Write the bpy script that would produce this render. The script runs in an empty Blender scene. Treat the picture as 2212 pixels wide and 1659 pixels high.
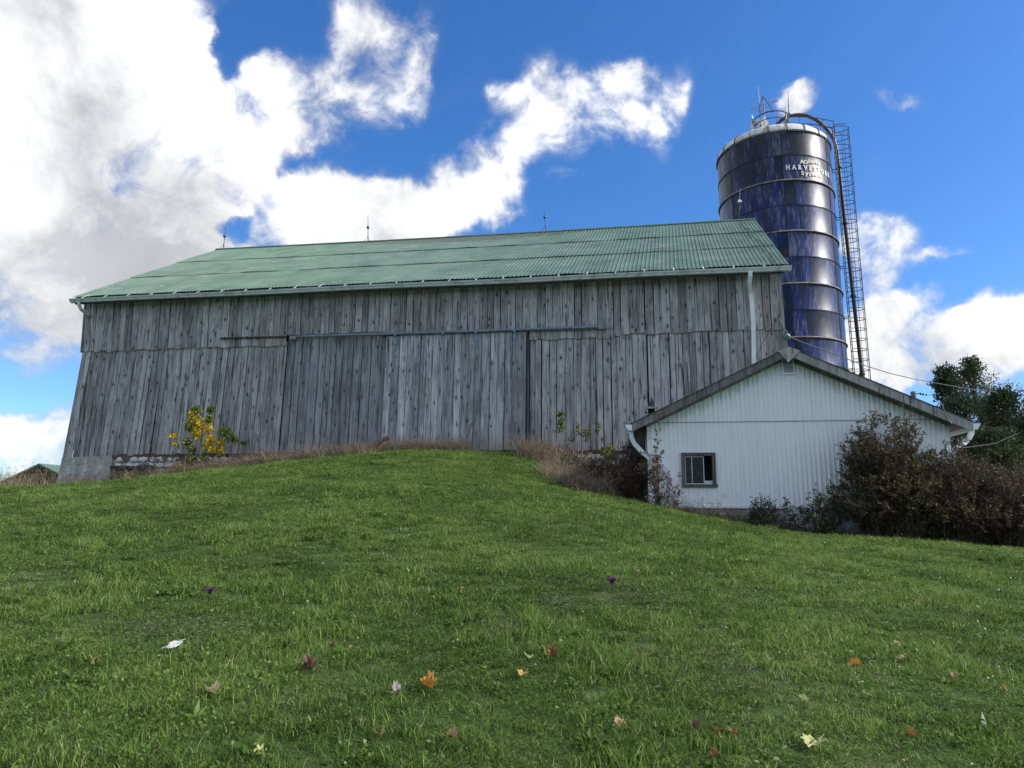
import bpy, math, random
import numpy as np
from mathutils import Vector, Matrix, noise as mnoise
random.seed(7); rng = np.random.default_rng(7)
sc = bpy.context.scene
R = math.radians

# ------------------------------------------------------------------ camera
FPX, PW, PH = 1533.0, 2212.0, 1659.0
PITCH, ROLL = R(11.0), 0.010
CAMZ = 1.6
cam = bpy.data.cameras.new('camera'); camo = bpy.data.objects.new('camera', cam)
sc.collection.objects.link(camo); sc.camera = camo
cam.sensor_width = 36.0; cam.lens = 36.0 * FPX / PW
cam.clip_start = 0.05; cam.clip_end = 5000
camo.matrix_world = Matrix.Translation((0, 0, CAMZ)) @ Matrix.Rotation(math.pi/2 + PITCH, 4, 'X') @ Matrix.Rotation(ROLL, 4, 'Z')
CAMM = np.array(camo.matrix_world.to_3x3()); CAMP = np.array([0, 0, CAMZ])

def ray(px, py):
    return CAMM @ np.array([(px - PW/2)/FPX, (PH/2 - py)/FPX, -1.0])
def P(px, py, Y):
    d = ray(px, py); return CAMP + d*(Y/d[1])

# ------------------------------------------------------------------ view, sun, sky
sc.view_settings.view_transform = 'Standard'; sc.view_settings.look = 'None'
sc.view_settings.gamma = 1.0; sc.view_settings.exposure = 1.25
sc.view_settings.use_curve_mapping = False
SUN_AZ, SUN_EL = 100.0, 36.0      # degrees from the view axis towards the right, height
sun = bpy.data.lights.new('sun', 'SUN'); suno = bpy.data.objects.new('sun', sun); sc.collection.objects.link(suno)
sun.energy = 2.3; sun.angle = R(10); sun.color = (1.0, 0.95, 0.87)
sd = Vector((math.sin(R(SUN_AZ))*math.cos(R(SUN_EL)), math.cos(R(SUN_AZ))*math.cos(R(SUN_EL)), math.sin(R(SUN_EL))))
suno.rotation_euler = sd.to_track_quat('Z', 'Y').to_euler(); suno.location = (0, 0, 60)

class NT:
    def __init__(s, tree): s.t = tree
    def n(s, typ, ins=None, **kw):
        nd = s.t.nodes.new(typ)
        for k, v in kw.items(): setattr(nd, k, v)
        for k, v in (ins or {}).items():
            if isinstance(v, bpy.types.NodeSocket): s.t.links.new(v, nd.inputs[k])
            else: nd.inputs[k].default_value = v
        return nd
    def m(s, op, a, b=0.0, c=0.0, clamp=False):
        return s.n('ShaderNodeMath', {0: a, 1: b, 2: c}, operation=op, use_clamp=clamp).outputs[0]
    def mix(s, f, a, b, mode='MIX'):
        nd = s.n('ShaderNodeMix', {0: f, 6: a, 7: b}, data_type='RGBA', blend_type=mode)
        return nd.outputs[2]
    def ss(s, v, lo, hi, a=0.0, b=1.0):
        return s.n('ShaderNodeMapRange', {0: v, 1: lo, 2: hi, 3: a, 4: b}, interpolation_type='SMOOTHSTEP').outputs[0]
    def noise(s, vec, scale, detail=4, rough=0.55, dist=0.0, lac=2.0):
        return s.n('ShaderNodeTexNoise', {'Vector': vec, 'Scale': scale, 'Detail': detail, 'Roughness': rough, 'Distortion': dist, 'Lacunarity': lac}).outputs[0]
    def ramp(s, f, stops):
        nd = s.n('ShaderNodeValToRGB', {0: f}); e = nd.color_ramp.elements
        while len(e) < len(stops): e.new(0.5)
        for el, (p, c) in zip(e, stops): el.position = p; el.color = (*c, 1)
        return nd.outputs[0]
    def map(s, vec, scale=(1, 1, 1), loc=(0, 0, 0), rot=(0, 0, 0)):
        return s.n('ShaderNodeMapping', {0: vec, 1: loc, 2: rot, 3: scale}).outputs[0]

w = bpy.data.worlds.new('World'); sc.world = w; w.use_nodes = True
w.node_tree.nodes.clear(); N = NT(w.node_tree)
sky = N.n('ShaderNodeTexSky', sky_type='NISHITA'); sky.sun_disc = False
sky.sun_elevation = R(SUN_EL); sky.sun_rotation = R(SUN_AZ); sky.air_density = 1.0; sky.dust_density = 0.6; sky.ozone_density = 3.0
dirv = N.n('ShaderNodeTexCoord').outputs['Generated']
sep = N.n('ShaderNodeSeparateXYZ', {0: dirv})
az = N.m('ARCTAN2', sep.outputs[0], sep.outputs[1]); el = N.m('ARCSINE', sep.outputs[2])
wn1 = N.n('ShaderNodeTexNoise', {'Vector': dirv, 'Scale': 5.0, 'Detail': 6, 'Roughness': .6})
wsep = N.n('ShaderNodeSeparateXYZ', {0: wn1.outputs['Color']})
azw = N.m('ADD', az, N.m('MULTIPLY_ADD', wsep.outputs[0], .13, -.065)); elw = N.m('ADD', el, N.m('MULTIPLY_ADD', wsep.outputs[1], .13, -.065))
def azel(px, py):
    d = ray(px, py); d = d/np.linalg.norm(d); return math.atan2(d[0], d[1]), math.asin(d[2])
def field(blobs):
    tot = None
    for px, py, rx, ry, amp in blobs:
        a0, e0 = azel(px, py)
        k = 1.0/FPX
        vx = N.m('MULTIPLY', N.m('SUBTRACT', azw, a0), 1/(rx*k)); vy = N.m('MULTIPLY', N.m('SUBTRACT', elw, e0), 1/(ry*k))
        r2 = N.m('ADD', N.m('MULTIPLY', vx, vx), N.m('MULTIPLY', vy, vy))
        g = N.m('MULTIPLY', N.m('EXPONENT', N.m('MULTIPLY', N.m('MULTIPLY', r2, r2), -0.55)), amp)
        tot = g if tot is None else N.m('ADD', tot, g)
    return tot
clouds = [(60,100,270,230,1.2),(290,70,110,110,.9),(340,200,120,110,.9),(440,330,130,110,1.0),(230,400,260,170,1.2),(120,640,200,100,.9),(500,400,85,55,.8),(545,345,60,50,.8),
          (590,240,70,65,.40),(680,215,75,70,.44),(780,120,75,80,.42),(870,70,75,65,.36),(850,210,70,55,.36),(760,20,60,60,.40),(570,135,55,30,.40),(640,290,40,30,.4),(920,120,35,60,.34),
          (660,420,85,60,.9),(770,480,170,70,1.0),(640,500,90,50,.8),(920,450,120,60,1.0),(1010,370,75,50,.62),(1080,450,80,50,.8),(1100,330,60,50,.50),(1100,215,35,30,.42),(1190,210,70,60,.44),(1170,290,80,45,.42),(1120,400,50,40,.5),
          (1290,190,70,45,.40),(1280,270,90,40,.40),(1370,160,60,30,.40),(1400,250,80,35,.36),(1460,220,40,70,.42),(1250,385,35,28,.36),(1220,435,35,14,.36),
          (1945,220,36,20,.40),(1715,238,34,26,.62),(1880,520,55,40,.5),(1960,530,60,30,.40),(2040,550,50,14,.44),(1960,575,70,22,.46),(1970,655,85,24,.58),(1880,600,40,40,.36),(2030,745,150,55,1.0),(2180,735,120,55,1.0),
          (1900,740,70,60,.9),(2000,800,120,34,.7),(2160,830,90,30,.6),(90,930,150,42,.9),(110,850,55,22,.44),(60,1020,180,34,.6),(2090,900,160,40,.4),(1900,820,60,40,.6),
          (575,430,38,55,-.9),(505,492,32,22,-.9),(615,350,26,30,-.6),(520,90,40,70,-.5),(190,598,60,14,-.5),(40,832,120,24,-.9),(560,250,30,30,-.25),(700,130,40,30,-.2),(830,160,30,40,-.15),(1240,235,60,18,-.18),(1050,330,40,30,-.2),(880,390,50,24,-.35),(960,300,50,40,-.4)]
dens = field(clouds)
gen = N.ss(N.noise(dirv, 2.3, 3, .5), .40, .62, 0, .95)
inb = N.m('MULTIPLY', N.ss(N.m('ABSOLUTE', az), .64, .85, 1, 0), N.ss(N.m('ABSOLUTE', N.m('SUBTRACT', el, .2)), .48, .68, 1, 0))
dens = N.m('ADD', N.m('MULTIPLY', N.m('MINIMUM', dens, 1.35), inb), N.m('MULTIPLY', gen, N.m('SUBTRACT', 1.0, inb)))
fb = N.noise(dirv, 8.0, 12, .60, .45)
fb2 = N.noise(dirv, 26.0, 9, .62, .6)
dn = N.m('ADD', dens, N.m('MULTIPLY', N.m('ADD', N.m('MULTIPLY_ADD', fb, 3.2, -1.6), N.m('MULTIPLY_ADD', fb2, 1.2, -.6)), N.ss(dens, .0, .35, .12, 1)))
alpha = N.ss(dn, .0, 1.15)
fine = N.noise(dirv, 5.0, 10, .56, .4)
shade = field([(80,480,260,110,.42),(160,690,260,90,.5),(0,160,100,150,.4),(60,1000,180,30,.5),(260,560,160,40,.45),(2150,800,160,30,.6),(90,870,60,16,.3),(250,280,90,50,.3),(620,240,90,60,.2),(1980,770,80,20,.25),(200,330,280,260,.26),(740,170,140,110,.16),(1200,280,200,100,.10)])
sh = N.m('ADD', N.m('MULTIPLY', shade, inb), N.m('MULTIPLY', N.m('SUBTRACT', 1.0, inb), .35))
bri = N.m('SUBTRACT', N.m('ADD', 1.0, N.m('MULTIPLY_ADD', fine, 1.7, -.85)), N.m('MULTIPLY', sh, .40), clamp=False)
bri = N.m('ADD', bri, N.m('MULTIPLY_ADD', fb2, .5, -.25))
bri = N.m('MAXIMUM', bri, N.m('MULTIPLY_ADD', fine, .5, .36))
bri = N.m('MULTIPLY', bri, N.ss(alpha, 0, 1, .62, 1.0))
CLOUD = 4.7
ccol = N.mix(N.ss(bri, .45, 1.0), (0.90, .93, 1.0, 1), (1, 1, 1, 1))
ccol = N.n('ShaderNodeVectorMath', {0: ccol, 3: N.m('MULTIPLY', bri, CLOUD)}, operation='SCALE').outputs[0]
skyc = N.n('ShaderNodeHueSaturation', {'Hue': .5, 'Saturation': 1.25, 'Value': .76, 'Fac': 1.0, 'Color': sky.outputs[0]}).outputs[0]
skyc = N.mix(1.0, skyc, (0.80, .92, 1.12, 1), 'MULTIPLY')
mixc = N.mix(alpha, skyc, ccol)
bg = N.n('ShaderNodeBackground', {0: mixc, 1: 0.10})
N.n('ShaderNodeOutputWorld', {0: bg.outputs[0]})

# ------------------------------------------------------------------ builders
def tag(o, label=None, cat=None, group=None, kind=None):
    if label: o['label'] = label
    if cat: o['category'] = cat
    if group: o['group'] = group
    if kind: o['kind'] = kind
    return o
def empty(name, loc, rz=0, **kw):
    o = bpy.data.objects.new(name, None); sc.collection.objects.link(o)
    o.location = loc; o.rotation_euler = (0, 0, rz); o.empty_display_size = .3
    return tag(o, **kw)
def link(name, me, mat=None, parent=None, loc=(0, 0, 0), **kw):
    if mat is not None and len(me.materials) == 0: me.materials.append(mat)
    o = bpy.data.objects.new(name, me); sc.collection.objects.link(o)
    o.parent = parent; o.location = loc
    return tag(o, **kw)

class MB:
    def __init__(s): s.v = []; s.f = []; s.n = 0
    def add(s, v, f):
        v = [tuple(float(c) for c in p) for p in v]
        s.f += [tuple(i + s.n for i in q) for q in f]; s.v += v; s.n += len(v); return s
    def box(s, x0, x1, y0, y1, z0, z1, M=None):
        v = [(x, y, z) for z in (z0, z1) for y in (y0, y1) for x in (x0, x1)]
        if M is not None: v = [M @ Vector(p) for p in v]
        return s.add(v, [(0,2,3,1),(4,5,7,6),(0,1,5,4),(1,3,7,5),(3,2,6,7),(2,0,4,6)])
    def hexa(s, v): return s.add(v, [(0,2,3,1),(4,5,7,6),(0,1,5,4),(1,3,7,5),(3,2,6,7),(2,0,4,6)])
    def tube(s, pts, r, k=8, closed=False, cap=True):
        pts = [Vector(p) for p in pts]; n = len(pts)
        rr = r if hasattr(r, '__len__') else [r]*n
        v = []; ref = None
        for i, p in enumerate(pts):
            if closed: t = pts[(i+1) % n] - pts[i-1]
            else: t = pts[min(i+1, n-1)] - pts[max(i-1, 0)]
            t = t.normalized() if t.length > 1e-9 else Vector((0, 0, 1))
            if ref is None: ref = Vector((0, 0, 1)) if abs(t.z) < .9 else Vector((1, 0, 0))
            a = t.cross(ref).normalized(); b = t.cross(a).normalized(); ref = -b if False else ref
            for j in range(k):
                q = 2*math.pi*j/k; v.append(p + (a*math.cos(q) + b*math.sin(q))*rr[i])
        f = []
        for i in range(n if closed else n-1):
            for j in range(k):
                i2 = (i+1) % n; f.append((i*k+j, i*k+(j+1) % k, i2*k+(j+1) % k, i2*k+j))
        if cap and not closed: f += [tuple(range(k-1, -1, -1)), tuple((n-1)*k+j for j in range(k))]
        return s.add(v, f)
    def sphere(s, c, r, k=10, m=6, sq=(1, 1, 1)):
        v = []; f = []
        for i in range(m+1):
            th = math.pi*i/m
            for j in range(k):
                ph = 2*math.pi*j/k
                v.append((c[0]+r*sq[0]*math.sin(th)*math.cos(ph), c[1]+r*sq[1]*math.sin(th)*math.sin(ph), c[2]+r*sq[2]*math.cos(th)))
        for i in range(m):
            for j in range(k): f.append((i*k+j, i*k+(j+1) % k, (i+1)*k+(j+1) % k, (i+1)*k+j))
        return s.add(v, f)
    def mesh(s, name, smooth=False):
        me = bpy.data.meshes.new(name); me.from_pydata(s.v, [], s.f); me.validate(); me.update()
        if smooth: me.polygons.foreach_set('use_smooth', [True]*len(me.polygons))
        return me
    def obj(s, name, mat=None, parent=None, loc=(0, 0, 0), smooth=False, **kw):
        return link(name, s.mesh(name, smooth), mat, parent, loc, **kw)

def np_mesh(name, V, F, tint=None, smooth=False):
    """V (n,3), F (m,k) uniform polygon size"""
    me = bpy.data.meshes.new(name); m, k = F.shape
    me.vertices.add(len(V)); me.vertices.foreach_set('co', V.astype(np.float32).ravel())
    me.loops.add(m*k); me.loops.foreach_set('vertex_index', F.astype(np.int32).ravel())
    me.polygons.add(m); me.polygons.foreach_set('loop_start', np.arange(0, m*k, k, dtype=np.int32))
    if smooth: me.polygons.foreach_set('use_smooth', np.ones(m, dtype=bool))
    if tint is not None:
        at = me.attributes.new('tint', 'FLOAT', 'POINT'); at.data.foreach_set('value', tint.astype(np.float32))
    me.update(calc_edges=True); me.validate()
    return me

# ------------------------------------------------------------------ materials
def mat(name):
    m = bpy.data.materials.new(name); m.use_nodes = True; m.node_tree.nodes.clear(); return m, NT(m.node_tree)
def finish(n, col, rough=.6, bump=None, bs=.3, bd=.01, metal=0.0, spec=.5, coat=0.0, extra=None):
    d = {'Base Color': col, 'Roughness': rough, 'Metallic': metal, 'Specular IOR Level': spec, 'Coat Weight': coat}
    if bump is not None: d['Normal'] = n.n('ShaderNodeBump', {'Height': bump, 'Strength': bs, 'Distance': bd}).outputs[0]
    b = n.n('ShaderNodeBsdfPrincipled', d)
    n.n('ShaderNodeOutputMaterial', {0: b.outputs[0]}); return b
def simple(name, col, rough=.6, var=.25, scale=6, metal=0.0, dirt=None, dscale=2.5, bs=.2, spec=.5):
    m, n = mat(name); co = n.n('ShaderNodeTexCoord').outputs['Object']
    f = n.noise(co, scale, 5, .6)
    c = n.mix(n.ss(f, .3, .7), tuple(x*(1-var) for x in col)+(1,), tuple(min(1, x*(1+var)) for x in col)+(1,))
    if dirt: c = n.mix(n.ss(n.noise(co, dscale, 6, .65), .48, .66), c, (*dirt, 1))
    finish(n, c, rough, f, bs, .004, metal, spec); return m

def wood(name, dark, light, knots=1.0, warm=(.17,.13,.10), soil=0.0, tone=.28, blue=0.0):
    m, n = mat(name)
    tc = n.n('ShaderNodeTexCoord'); oi = n.n('ShaderNodeObjectInfo').outputs['Random']
    off = n.n('ShaderNodeCombineXYZ', {0: n.m('MULTIPLY', oi, 370.0), 1: n.m('MULTIPLY', oi, 91.0), 2: n.m('MULTIPLY', oi, 533.0)}).outputs[0]
    co = n.n('ShaderNodeVectorMath', {0: tc.outputs['Object'], 1: off}, operation='ADD').outputs[0]
    # knots warp the grain around them
    cs_ = n.n('ShaderNodeSeparateXYZ', {0: co})
    kc = n.n('ShaderNodeCombineXYZ', {0: n.m('MULTIPLY', cs_.outputs[0], 4.2), 1: n.m('MULTIPLY', cs_.outputs[2], 1.9)}).outputs[0]
    vo = n.n('ShaderNodeTexVoronoi', {'Vector': kc, 'Scale': 1.0, 'Randomness': 1.0}, feature='F1', voronoi_dimensions='2D')
    kr = n.n('ShaderNodeSeparateColor', {0: vo.outputs['Color']})
    kd = n.m('ADD', vo.outputs['Distance'], n.m('MULTIPLY', n.m('POWER', kr.outputs[0], 2.0), .16))
    near = n.ss(kd, .0, .34, 1, 0)
    g = n.n('ShaderNodeVectorMath', {0: n.map(co, (1, 1, .045)), 1: n.n('ShaderNodeVectorMath', {0: n.n('ShaderNodeCombineXYZ', {0: near}).outputs[0], 3: .10}, operation='SCALE').outputs[0]}, operation='ADD').outputs[0]
    grain = n.noise(g, 34, 6, .68, .25)
    wide = n.noise(n.map(co, (1, 1, .09)), 9, 4, .6, .4)
    patch = n.noise(co, 1.1, 5, .6)
    v = n.m('ADD', n.m('MULTIPLY', grain, .50), n.m('MULTIPLY', wide, .62))
    v = n.m('ADD', v, n.m('MULTIPLY_ADD', patch, .25, -.16))
    v = n.m('ADD', v, n.m('MULTIPLY_ADD', oi, tone, -tone/2))
    col = n.ramp(v, [(.30, tuple(x*.58 for x in dark)), (.44, dark), (.60, tuple((a+b)/2 for a, b in zip(dark, light))), (.80, light)])
    col = n.mix(n.m('MULTIPLY', n.ss(n.noise(co, .8, 4, .6), .52, .70), .30), col, (*warm, 1))
    # knots: dark eye, paler collar, weeping streak below
    ks = n.noise(co, 12, 3, .6)
    kd2 = n.m('ADD', kd, n.m('MULTIPLY_ADD', ks, .16, -.08))
    kk = n.m('MULTIPLY', n.ss(kd2, .05, .15, 1, 0), n.ss(kr.outputs[1], .25, .45))
    halo = n.m('MULTIPLY', n.ss(kd2, .10, .33, 1, 0), n.ss(n.noise(co, 5, 4, .65), .38, .58))
    col = n.mix(n.m('MULTIPLY', halo, .55*knots), col, (.085, .075, .07, 1))
    col = n.mix(n.m('MULTIPLY', kk, .93*knots), col, (.018, .016, .015, 1))
    # checks: thin dark splits along the grain
    ck = n.noise(n.map(co, (1, 1, .03)), 22, 2, .5)
    col = n.mix(n.m('MULTIPLY', n.ss(ck, .60, .66), .75), col, (.025, .023, .022, 1))
    if blue: col = n.mix(blue, col, n.mix(1.0, col, (.78, .92, 1.15, 1), 'MULTIPLY'))
    if soil:
        z = n.n('ShaderNodeSeparateXYZ', {0: tc.outputs['Object']}).outputs[2]
        zz = n.m('ADD', z, n.m('MULTIPLY_ADD', n.noise(tc.outputs['Object'], 3.5, 5, .65), 1.1, -.55))
        col = n.mix(n.m('MULTIPLY', n.ss(zz, .05, .62, 1, 0), soil), col, (.30, .25, .20, 1))
    finish(n, col, .82, n.m('SUBTRACT', v, n.m('MULTIPLY', kk, .4)), .6, .012, spec=.25)
    return m

M_WOOD = wood('weathered_barn_board', (.265, .252, .248), (.66, .635, .62), tone=.17)
M_WOODU = wood('weathered_upper_board', (.235, .222, .218), (.61, .585, .57), tone=.17)
M_WOODB = wood('bluish_weathered_board', (.205, .203, .212), (.45, .45, .465), knots=.9, tone=.14, blue=0.0)
M_WOODD = wood('pale_door_board', (.27, .268, .28), (.72, .72, .74), soil=.75, tone=.22)
M_TRIM = wood('grey_trim_board', (.19, .178, .17), (.46, .44, .42), knots=.4)
M_WOODR = wood('rough_dark_timber', (.05, .045, .04), (.13, .12, .11), knots=.6)

def green_roof():
    m, n = mat('green_painted_roof_sheet'); tc = n.n('ShaderNodeTexCoord'); oi = n.n('ShaderNodeObjectInfo').outputs['Random']
    co = n.n('ShaderNodeNewGeometry').outputs['Position']
    base = n.ramp(n.noise(co, .9, 6, .62), [(.30, (.055, .105, .078)), (.48, (.085, .155, .112)), (.70, (.120, .200, .142))])
    base = n.mix(n.m('MULTIPLY', n.ss(oi, .0, 1.0), .22), base, (.15, .23, .17, 1))
    # worn to the zinc in drawn out smears
    worn = n.m('MULTIPLY', n.ss(n.noise(n.map(co, (.5, .9, .9)), 1.3, 7, .7, .3), .55, .66), n.ss(n.noise(co, 9, 4, .7), .35, .6))
    base = n.mix(n.m('MULTIPLY', worn, .75), base, (.27, .245, .27, 1))
    dk = n.m('MULTIPLY', n.ss(n.noise(n.map(co, (.45, .8, 3.2)), 1.7, 6, .68), .53, .65), n.ss(n.noise(co, 7, 4, .7), .36, .56))
    base = n.mix(n.m('MULTIPLY', dk, .75), base, (.055, .085, .070, 1))
    finish(n, base, .52, n.noise(co, 4, 4, .6), .3, .02, spec=.4); return m
M_ROOF = green_roof()
M_FRAME = wood('dark_window_frame', (.07, .062, .058), (.19, .175, .165), knots=.2)
M_GAPSHADE = wood('gap_shade_board', (.055, .052, .055), (.16, .155, .16), knots=.5)  # dark colour stands for the shaded gap at the door edge
M_GUT = simple('white_gutter_metal', (.62, .68, .68), .35, .06, 3, dirt=(.42, .45, .43), dscale=4, bs=.05)
M_WHITE = simple('white_enamel', (.74, .77, .80), .35, .06, 3, bs=.05)
M_DARK = simple('rusty_black_iron', (.045, .032, .030), .55, .5, 9, dirt=(.10, .045, .025))
M_RUST = simple('brown_rusty_steel', (.10, .055, .04), .7, .4, 8, dirt=(.16, .08, .05))
M_PIPE = simple('dark_filler_pipe', (.040, .028, .034), .5, .4, 8, dirt=(.08, .045, .035))
M_GALV = simple('galvanised_track', (.20, .26, .31), .42, .2, 7, metal=.4)
M_CABLE = simple('dark_cable', (.06, .065, .065), .6, .2)
M_BLUEBALL = simple('blue_glass_ball', (.05, .09, .16), .2, .2)
M_CONC = simple('flaking_concrete', (.33, .32, .29), .9, .25, 5, dirt=(.62, .62, .60), dscale=2.2, bs=.7)
M_CONCG = simple('grey_concrete_sill', (.30, .29, .27), .9, .2, 5, bs=.5)
M_WBASE = simple('white_painted_block', (.62, .64, .66), .8, .1, 5, dirt=(.4, .42, .42), bs=.5)

def stone():
    m, n = mat('whitewashed_stone'); tc = n.n('ShaderNodeTexCoord'); oi = n.n('ShaderNodeObjectInfo').outputs['Random']
    off = n.n('ShaderNodeCombineXYZ', {0: n.m('MULTIPLY', oi, 37.0), 1: oi, 2: oi}).outputs[0]
    co = n.n('ShaderNodeVectorMath', {0: tc.outputs['Object'], 1: off}, operation='ADD').outputs[0]
    c = n.ramp(oi, [(0, (.13, .075, .06)), (.3, (.20, .17, .15)), (.6, (.16, .11, .09)), (1, (.25, .23, .21))])
    c = n.mix(n.ss(n.noise(co, 9, 5, .6), .4, .7), c, n.mix(1.0, c, (.5, .5, .5, 1), 'MULTIPLY'))
    wp = n.noise(n.n('ShaderNodeNewGeometry').outputs['Position'], 1.4, 6, .7)
    c = n.mix(n.ss(wp, .46, .52), c, (.64, .63, .62, 1))
    finish(n, c, .9, n.noise(co, 12, 5, .65), .9, .03); return m
M_STONE = stone()
M_MORTAR = simple('old_mortar', (.24, .21, .19), .95, .4, 8, dirt=(.60, .58, .56), dscale=1.6, bs=.8)

def white_siding():
    m, n = mat('white_ribbed_siding'); pos = n.n('ShaderNodeNewGeometry').outputs['Position']
    tc = n.n('ShaderNodeTexCoord').outputs['Object']; oi = n.n('ShaderNodeObjectInfo').outputs['Random']
    c = n.mix(n.ss(n.noise(pos, .8, 4, .6), .35, .65), (.82, .84, .83, 1), (.88, .89, .88, 1))
    c = n.mix(n.m('MULTIPLY', oi, .12), c, (.70, .73, .75, 1))
    # algae streaks that start under the roof edge (mesh attribute 'edge' = metres below it)
    e = n.n('ShaderNodeAttribute', attribute_name='tint').outputs['Fac']
    st = n.noise(n.map(pos, (1, 1, .10)), 16, 5, .6)
    a = n.m('MULTIPLY', n.ss(n.m('ADD', e, n.m('MULTIPLY_ADD', st, .9, -.45)), .0, .30, 1, 0), .36)
    c = n.mix(a, c, (.22, .26, .17, 1))
    spots = n.ss(n.n('ShaderNodeTexVoronoi', {'Vector': pos, 'Scale': 3.2}).outputs['Distance'], .045, .07, 1, 0)
    c = n.mix(n.m('MULTIPLY', spots, n.ss(n.noise(pos, .9, 2, .5), .56, .60)), c, (.08, .07, .07, 1))
    st2 = n.m('MULTIPLY', n.ss(n.noise(n.map(pos, (1, 1, .06)), 11, 4, .6), .56, .72), .22)
    c = n.mix(st2, c, (.42, .48, .47, 1))
    finish(n, c, .45, None, spec=.4); return m
M_SIDING = white_siding()

def silo_steel():
    m, n = mat('blue_glass_fused_steel'); tc = n.n('ShaderNodeTexCoord').outputs['Object']
    sep = n.n('ShaderNodeSeparateXYZ', {0: tc}); th = n.m('ARCTAN2', sep.outputs[0], sep.outputs[1])
    oi = n.n('ShaderNodeObjectInfo').outputs['Random']
    cyl = n.n('ShaderNodeCombineXYZ', {0: n.m('MULTIPLY', th, 3.05), 1: n.m('MULTIPLY', oi, 30.0), 2: n.m('MULTIPLY', sep.outputs[2], .16)}).outputs[0]
    s1 = n.noise(cyl, 9.5, 6, .72, .1); s2 = n.noise(cyl, 1.1, 3, .55); s3 = n.noise(n.map(cyl, (1, 1, 2.5)), 14, 4, .6)
    base = n.mix(n.ss(s2, .36, .60), (.005, .010, .030, 1), (.004, .025, .145, 1))
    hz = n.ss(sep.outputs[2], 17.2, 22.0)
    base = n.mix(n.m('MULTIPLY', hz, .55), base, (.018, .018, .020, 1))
    chalk = n.m('MULTIPLY', n.ss(n.m('ADD', s1, n.m('MULTIPLY_ADD', s2, .6, -.30)), .49, .70), .66)
    base = n.mix(chalk, base, (.19, .19, .195, 1))
    rust = n.m('MULTIPLY', n.m('MULTIPLY', n.ss(s3, .52, .70), n.ss(s2, .44, .6)), n.m('MULTIPLY_ADD', hz, .5, .22))
    base = n.mix(rust, base, (.13, .075, .045, 1))
    rough = n.m('MULTIPLY_ADD', s1, .3, .2)
    b = finish(n, base, rough, n.m('ADD', s1, n.m('MULTIPLY', s2, 1.5)), .10, .02, spec=.22, coat=.10)
    b.inputs['Coat Roughness'].default_value = .06
    return m
M_SILO = silo_steel()
M_DOME = simple('white_dome_panel', (.70, .70, .66), .4, .08, 4, dirt=(.42, .34, .25), dscale=2.4, bs=.1)
M_HOOP = simple('chalky_stiffener', (.30, .26, .23), .5, .3, 7, dirt=(.16, .08, .05), bs=.2)
M_BOLT = simple('bolt_black', (.012, .010, .012), .6, .2)
M_LETW = simple('white_lettering', (.74, .80, .82), .5, .05)
M_LETC = simple('cream_lettering', (.72, .62, .44), .5, .12)
M_GLASS, _n = mat('dusty_window_glass')
finish(_n, _n.mix(_n.ss(_n.noise(_n.n('ShaderNodeTexCoord').outputs['Object'], 4, 5, .6), .4, .7), (.010, .010, .011, 1), (.035, .037, .040, 1)), .25, None, spec=.3)
M_INNER = simple('interior_shade', (.02, .02, .02), .9, .2)  # near-black, paints the shade of unlit insides behind openings
M_ALU = simple('aluminium_sash', (.60, .61, .60), .4, .1)
M_SHROOF = simple('dull_green_steel_roof', (.07, .10, .08), .6, .3, 3)
M_LAMP = simple('green_enamel', (.07, .17, .13), .3, .2)

def foliage(name, stops, trans=.35, rough=.55, scale=1.6):
    m, n = mat(name); t = n.n('ShaderNodeAttribute', attribute_name='tint').outputs['Fac']
    pos = n.n('ShaderNodeNewGeometry').outputs['Position']
    v = n.m('ADD', t, n.m('MULTIPLY_ADD', n.noise(pos, scale, 3, .6), .5, -.25), clamp=True)
    col = n.ramp(v, stops)
    b = n.n('ShaderNodeBsdfPrincipled', {'Base Color': col, 'Roughness': rough, 'Specular IOR Level': .25})
    tr = n.n('ShaderNodeBsdfTranslucent', {0: col})
    mx = n.n('ShaderNodeMixShader', {0: trans, 1: b.outputs[0], 2: tr.outputs[0]})
    n.n('ShaderNodeOutputMaterial', {0: mx.outputs[0]}); return m
M_BUSH = foliage('dull_brown_olive_leaves', [(0, (.040, .022, .016)), (.35, (.085, .055, .036)), (.65, (.075, .075, .034)), (.9, (.10, .115, .04)), (1, (.20, .17, .06))], .3)
M_CEDAR = foliage('dark_evergreen_sprays', [(0, (.024, .036, .016)), (.5, (.050, .075, .030)), (1, (.12, .15, .065))], .25, scale=.5)
M_YELLOW = foliage('yellow_maple_leaves', [(0, (.09, .16, .02)), (.33, (.18, .26, .03)), (.5, (.60, .50, .05)), (.8, (.85, .60, .06)), (1, (.85, .74, .12))], .4)
M_GREENL = foliage('yellow_green_leaves', [(0, (.05, .09, .02)), (.5, (.13, .19, .04)), (1, (.38, .36, .08))], .4)
M_DOCK = foliage('russet_dry_leaves', [(0, (.04, .028, .02)), (.6, (.12, .078, .05)), (1, (.22, .14, .08))], .25)
M_STRAW = foliage('dry_straw_stems', [(0, (.13, .10, .07)), (.5, (.33, .26, .17)), (1, (.60, .50, .35))], .3)
M_WEED = foliage('dull_green_weeds', [(0, (.02, .032, .014)), (.6, (.05, .075, .028)), (1, (.12, .12, .05))], .3)
M_ORANGE = foliage('orange_autumn_leaves', [(0, (.16, .07, .03)), (.6, (.34, .16, .05)), (1, (.45, .28, .08))], .35)
M_BARK = simple('grey_brown_bark', (.075, .060, .052), .9, .3, 12, bs=.6)
M_TWIG = simple('reddish_twig', (.095, .062, .055), .8, .3, 12)
M_PTWIG = simple('pale_twig', (.24, .21, .18), .8, .3, 12)

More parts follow.
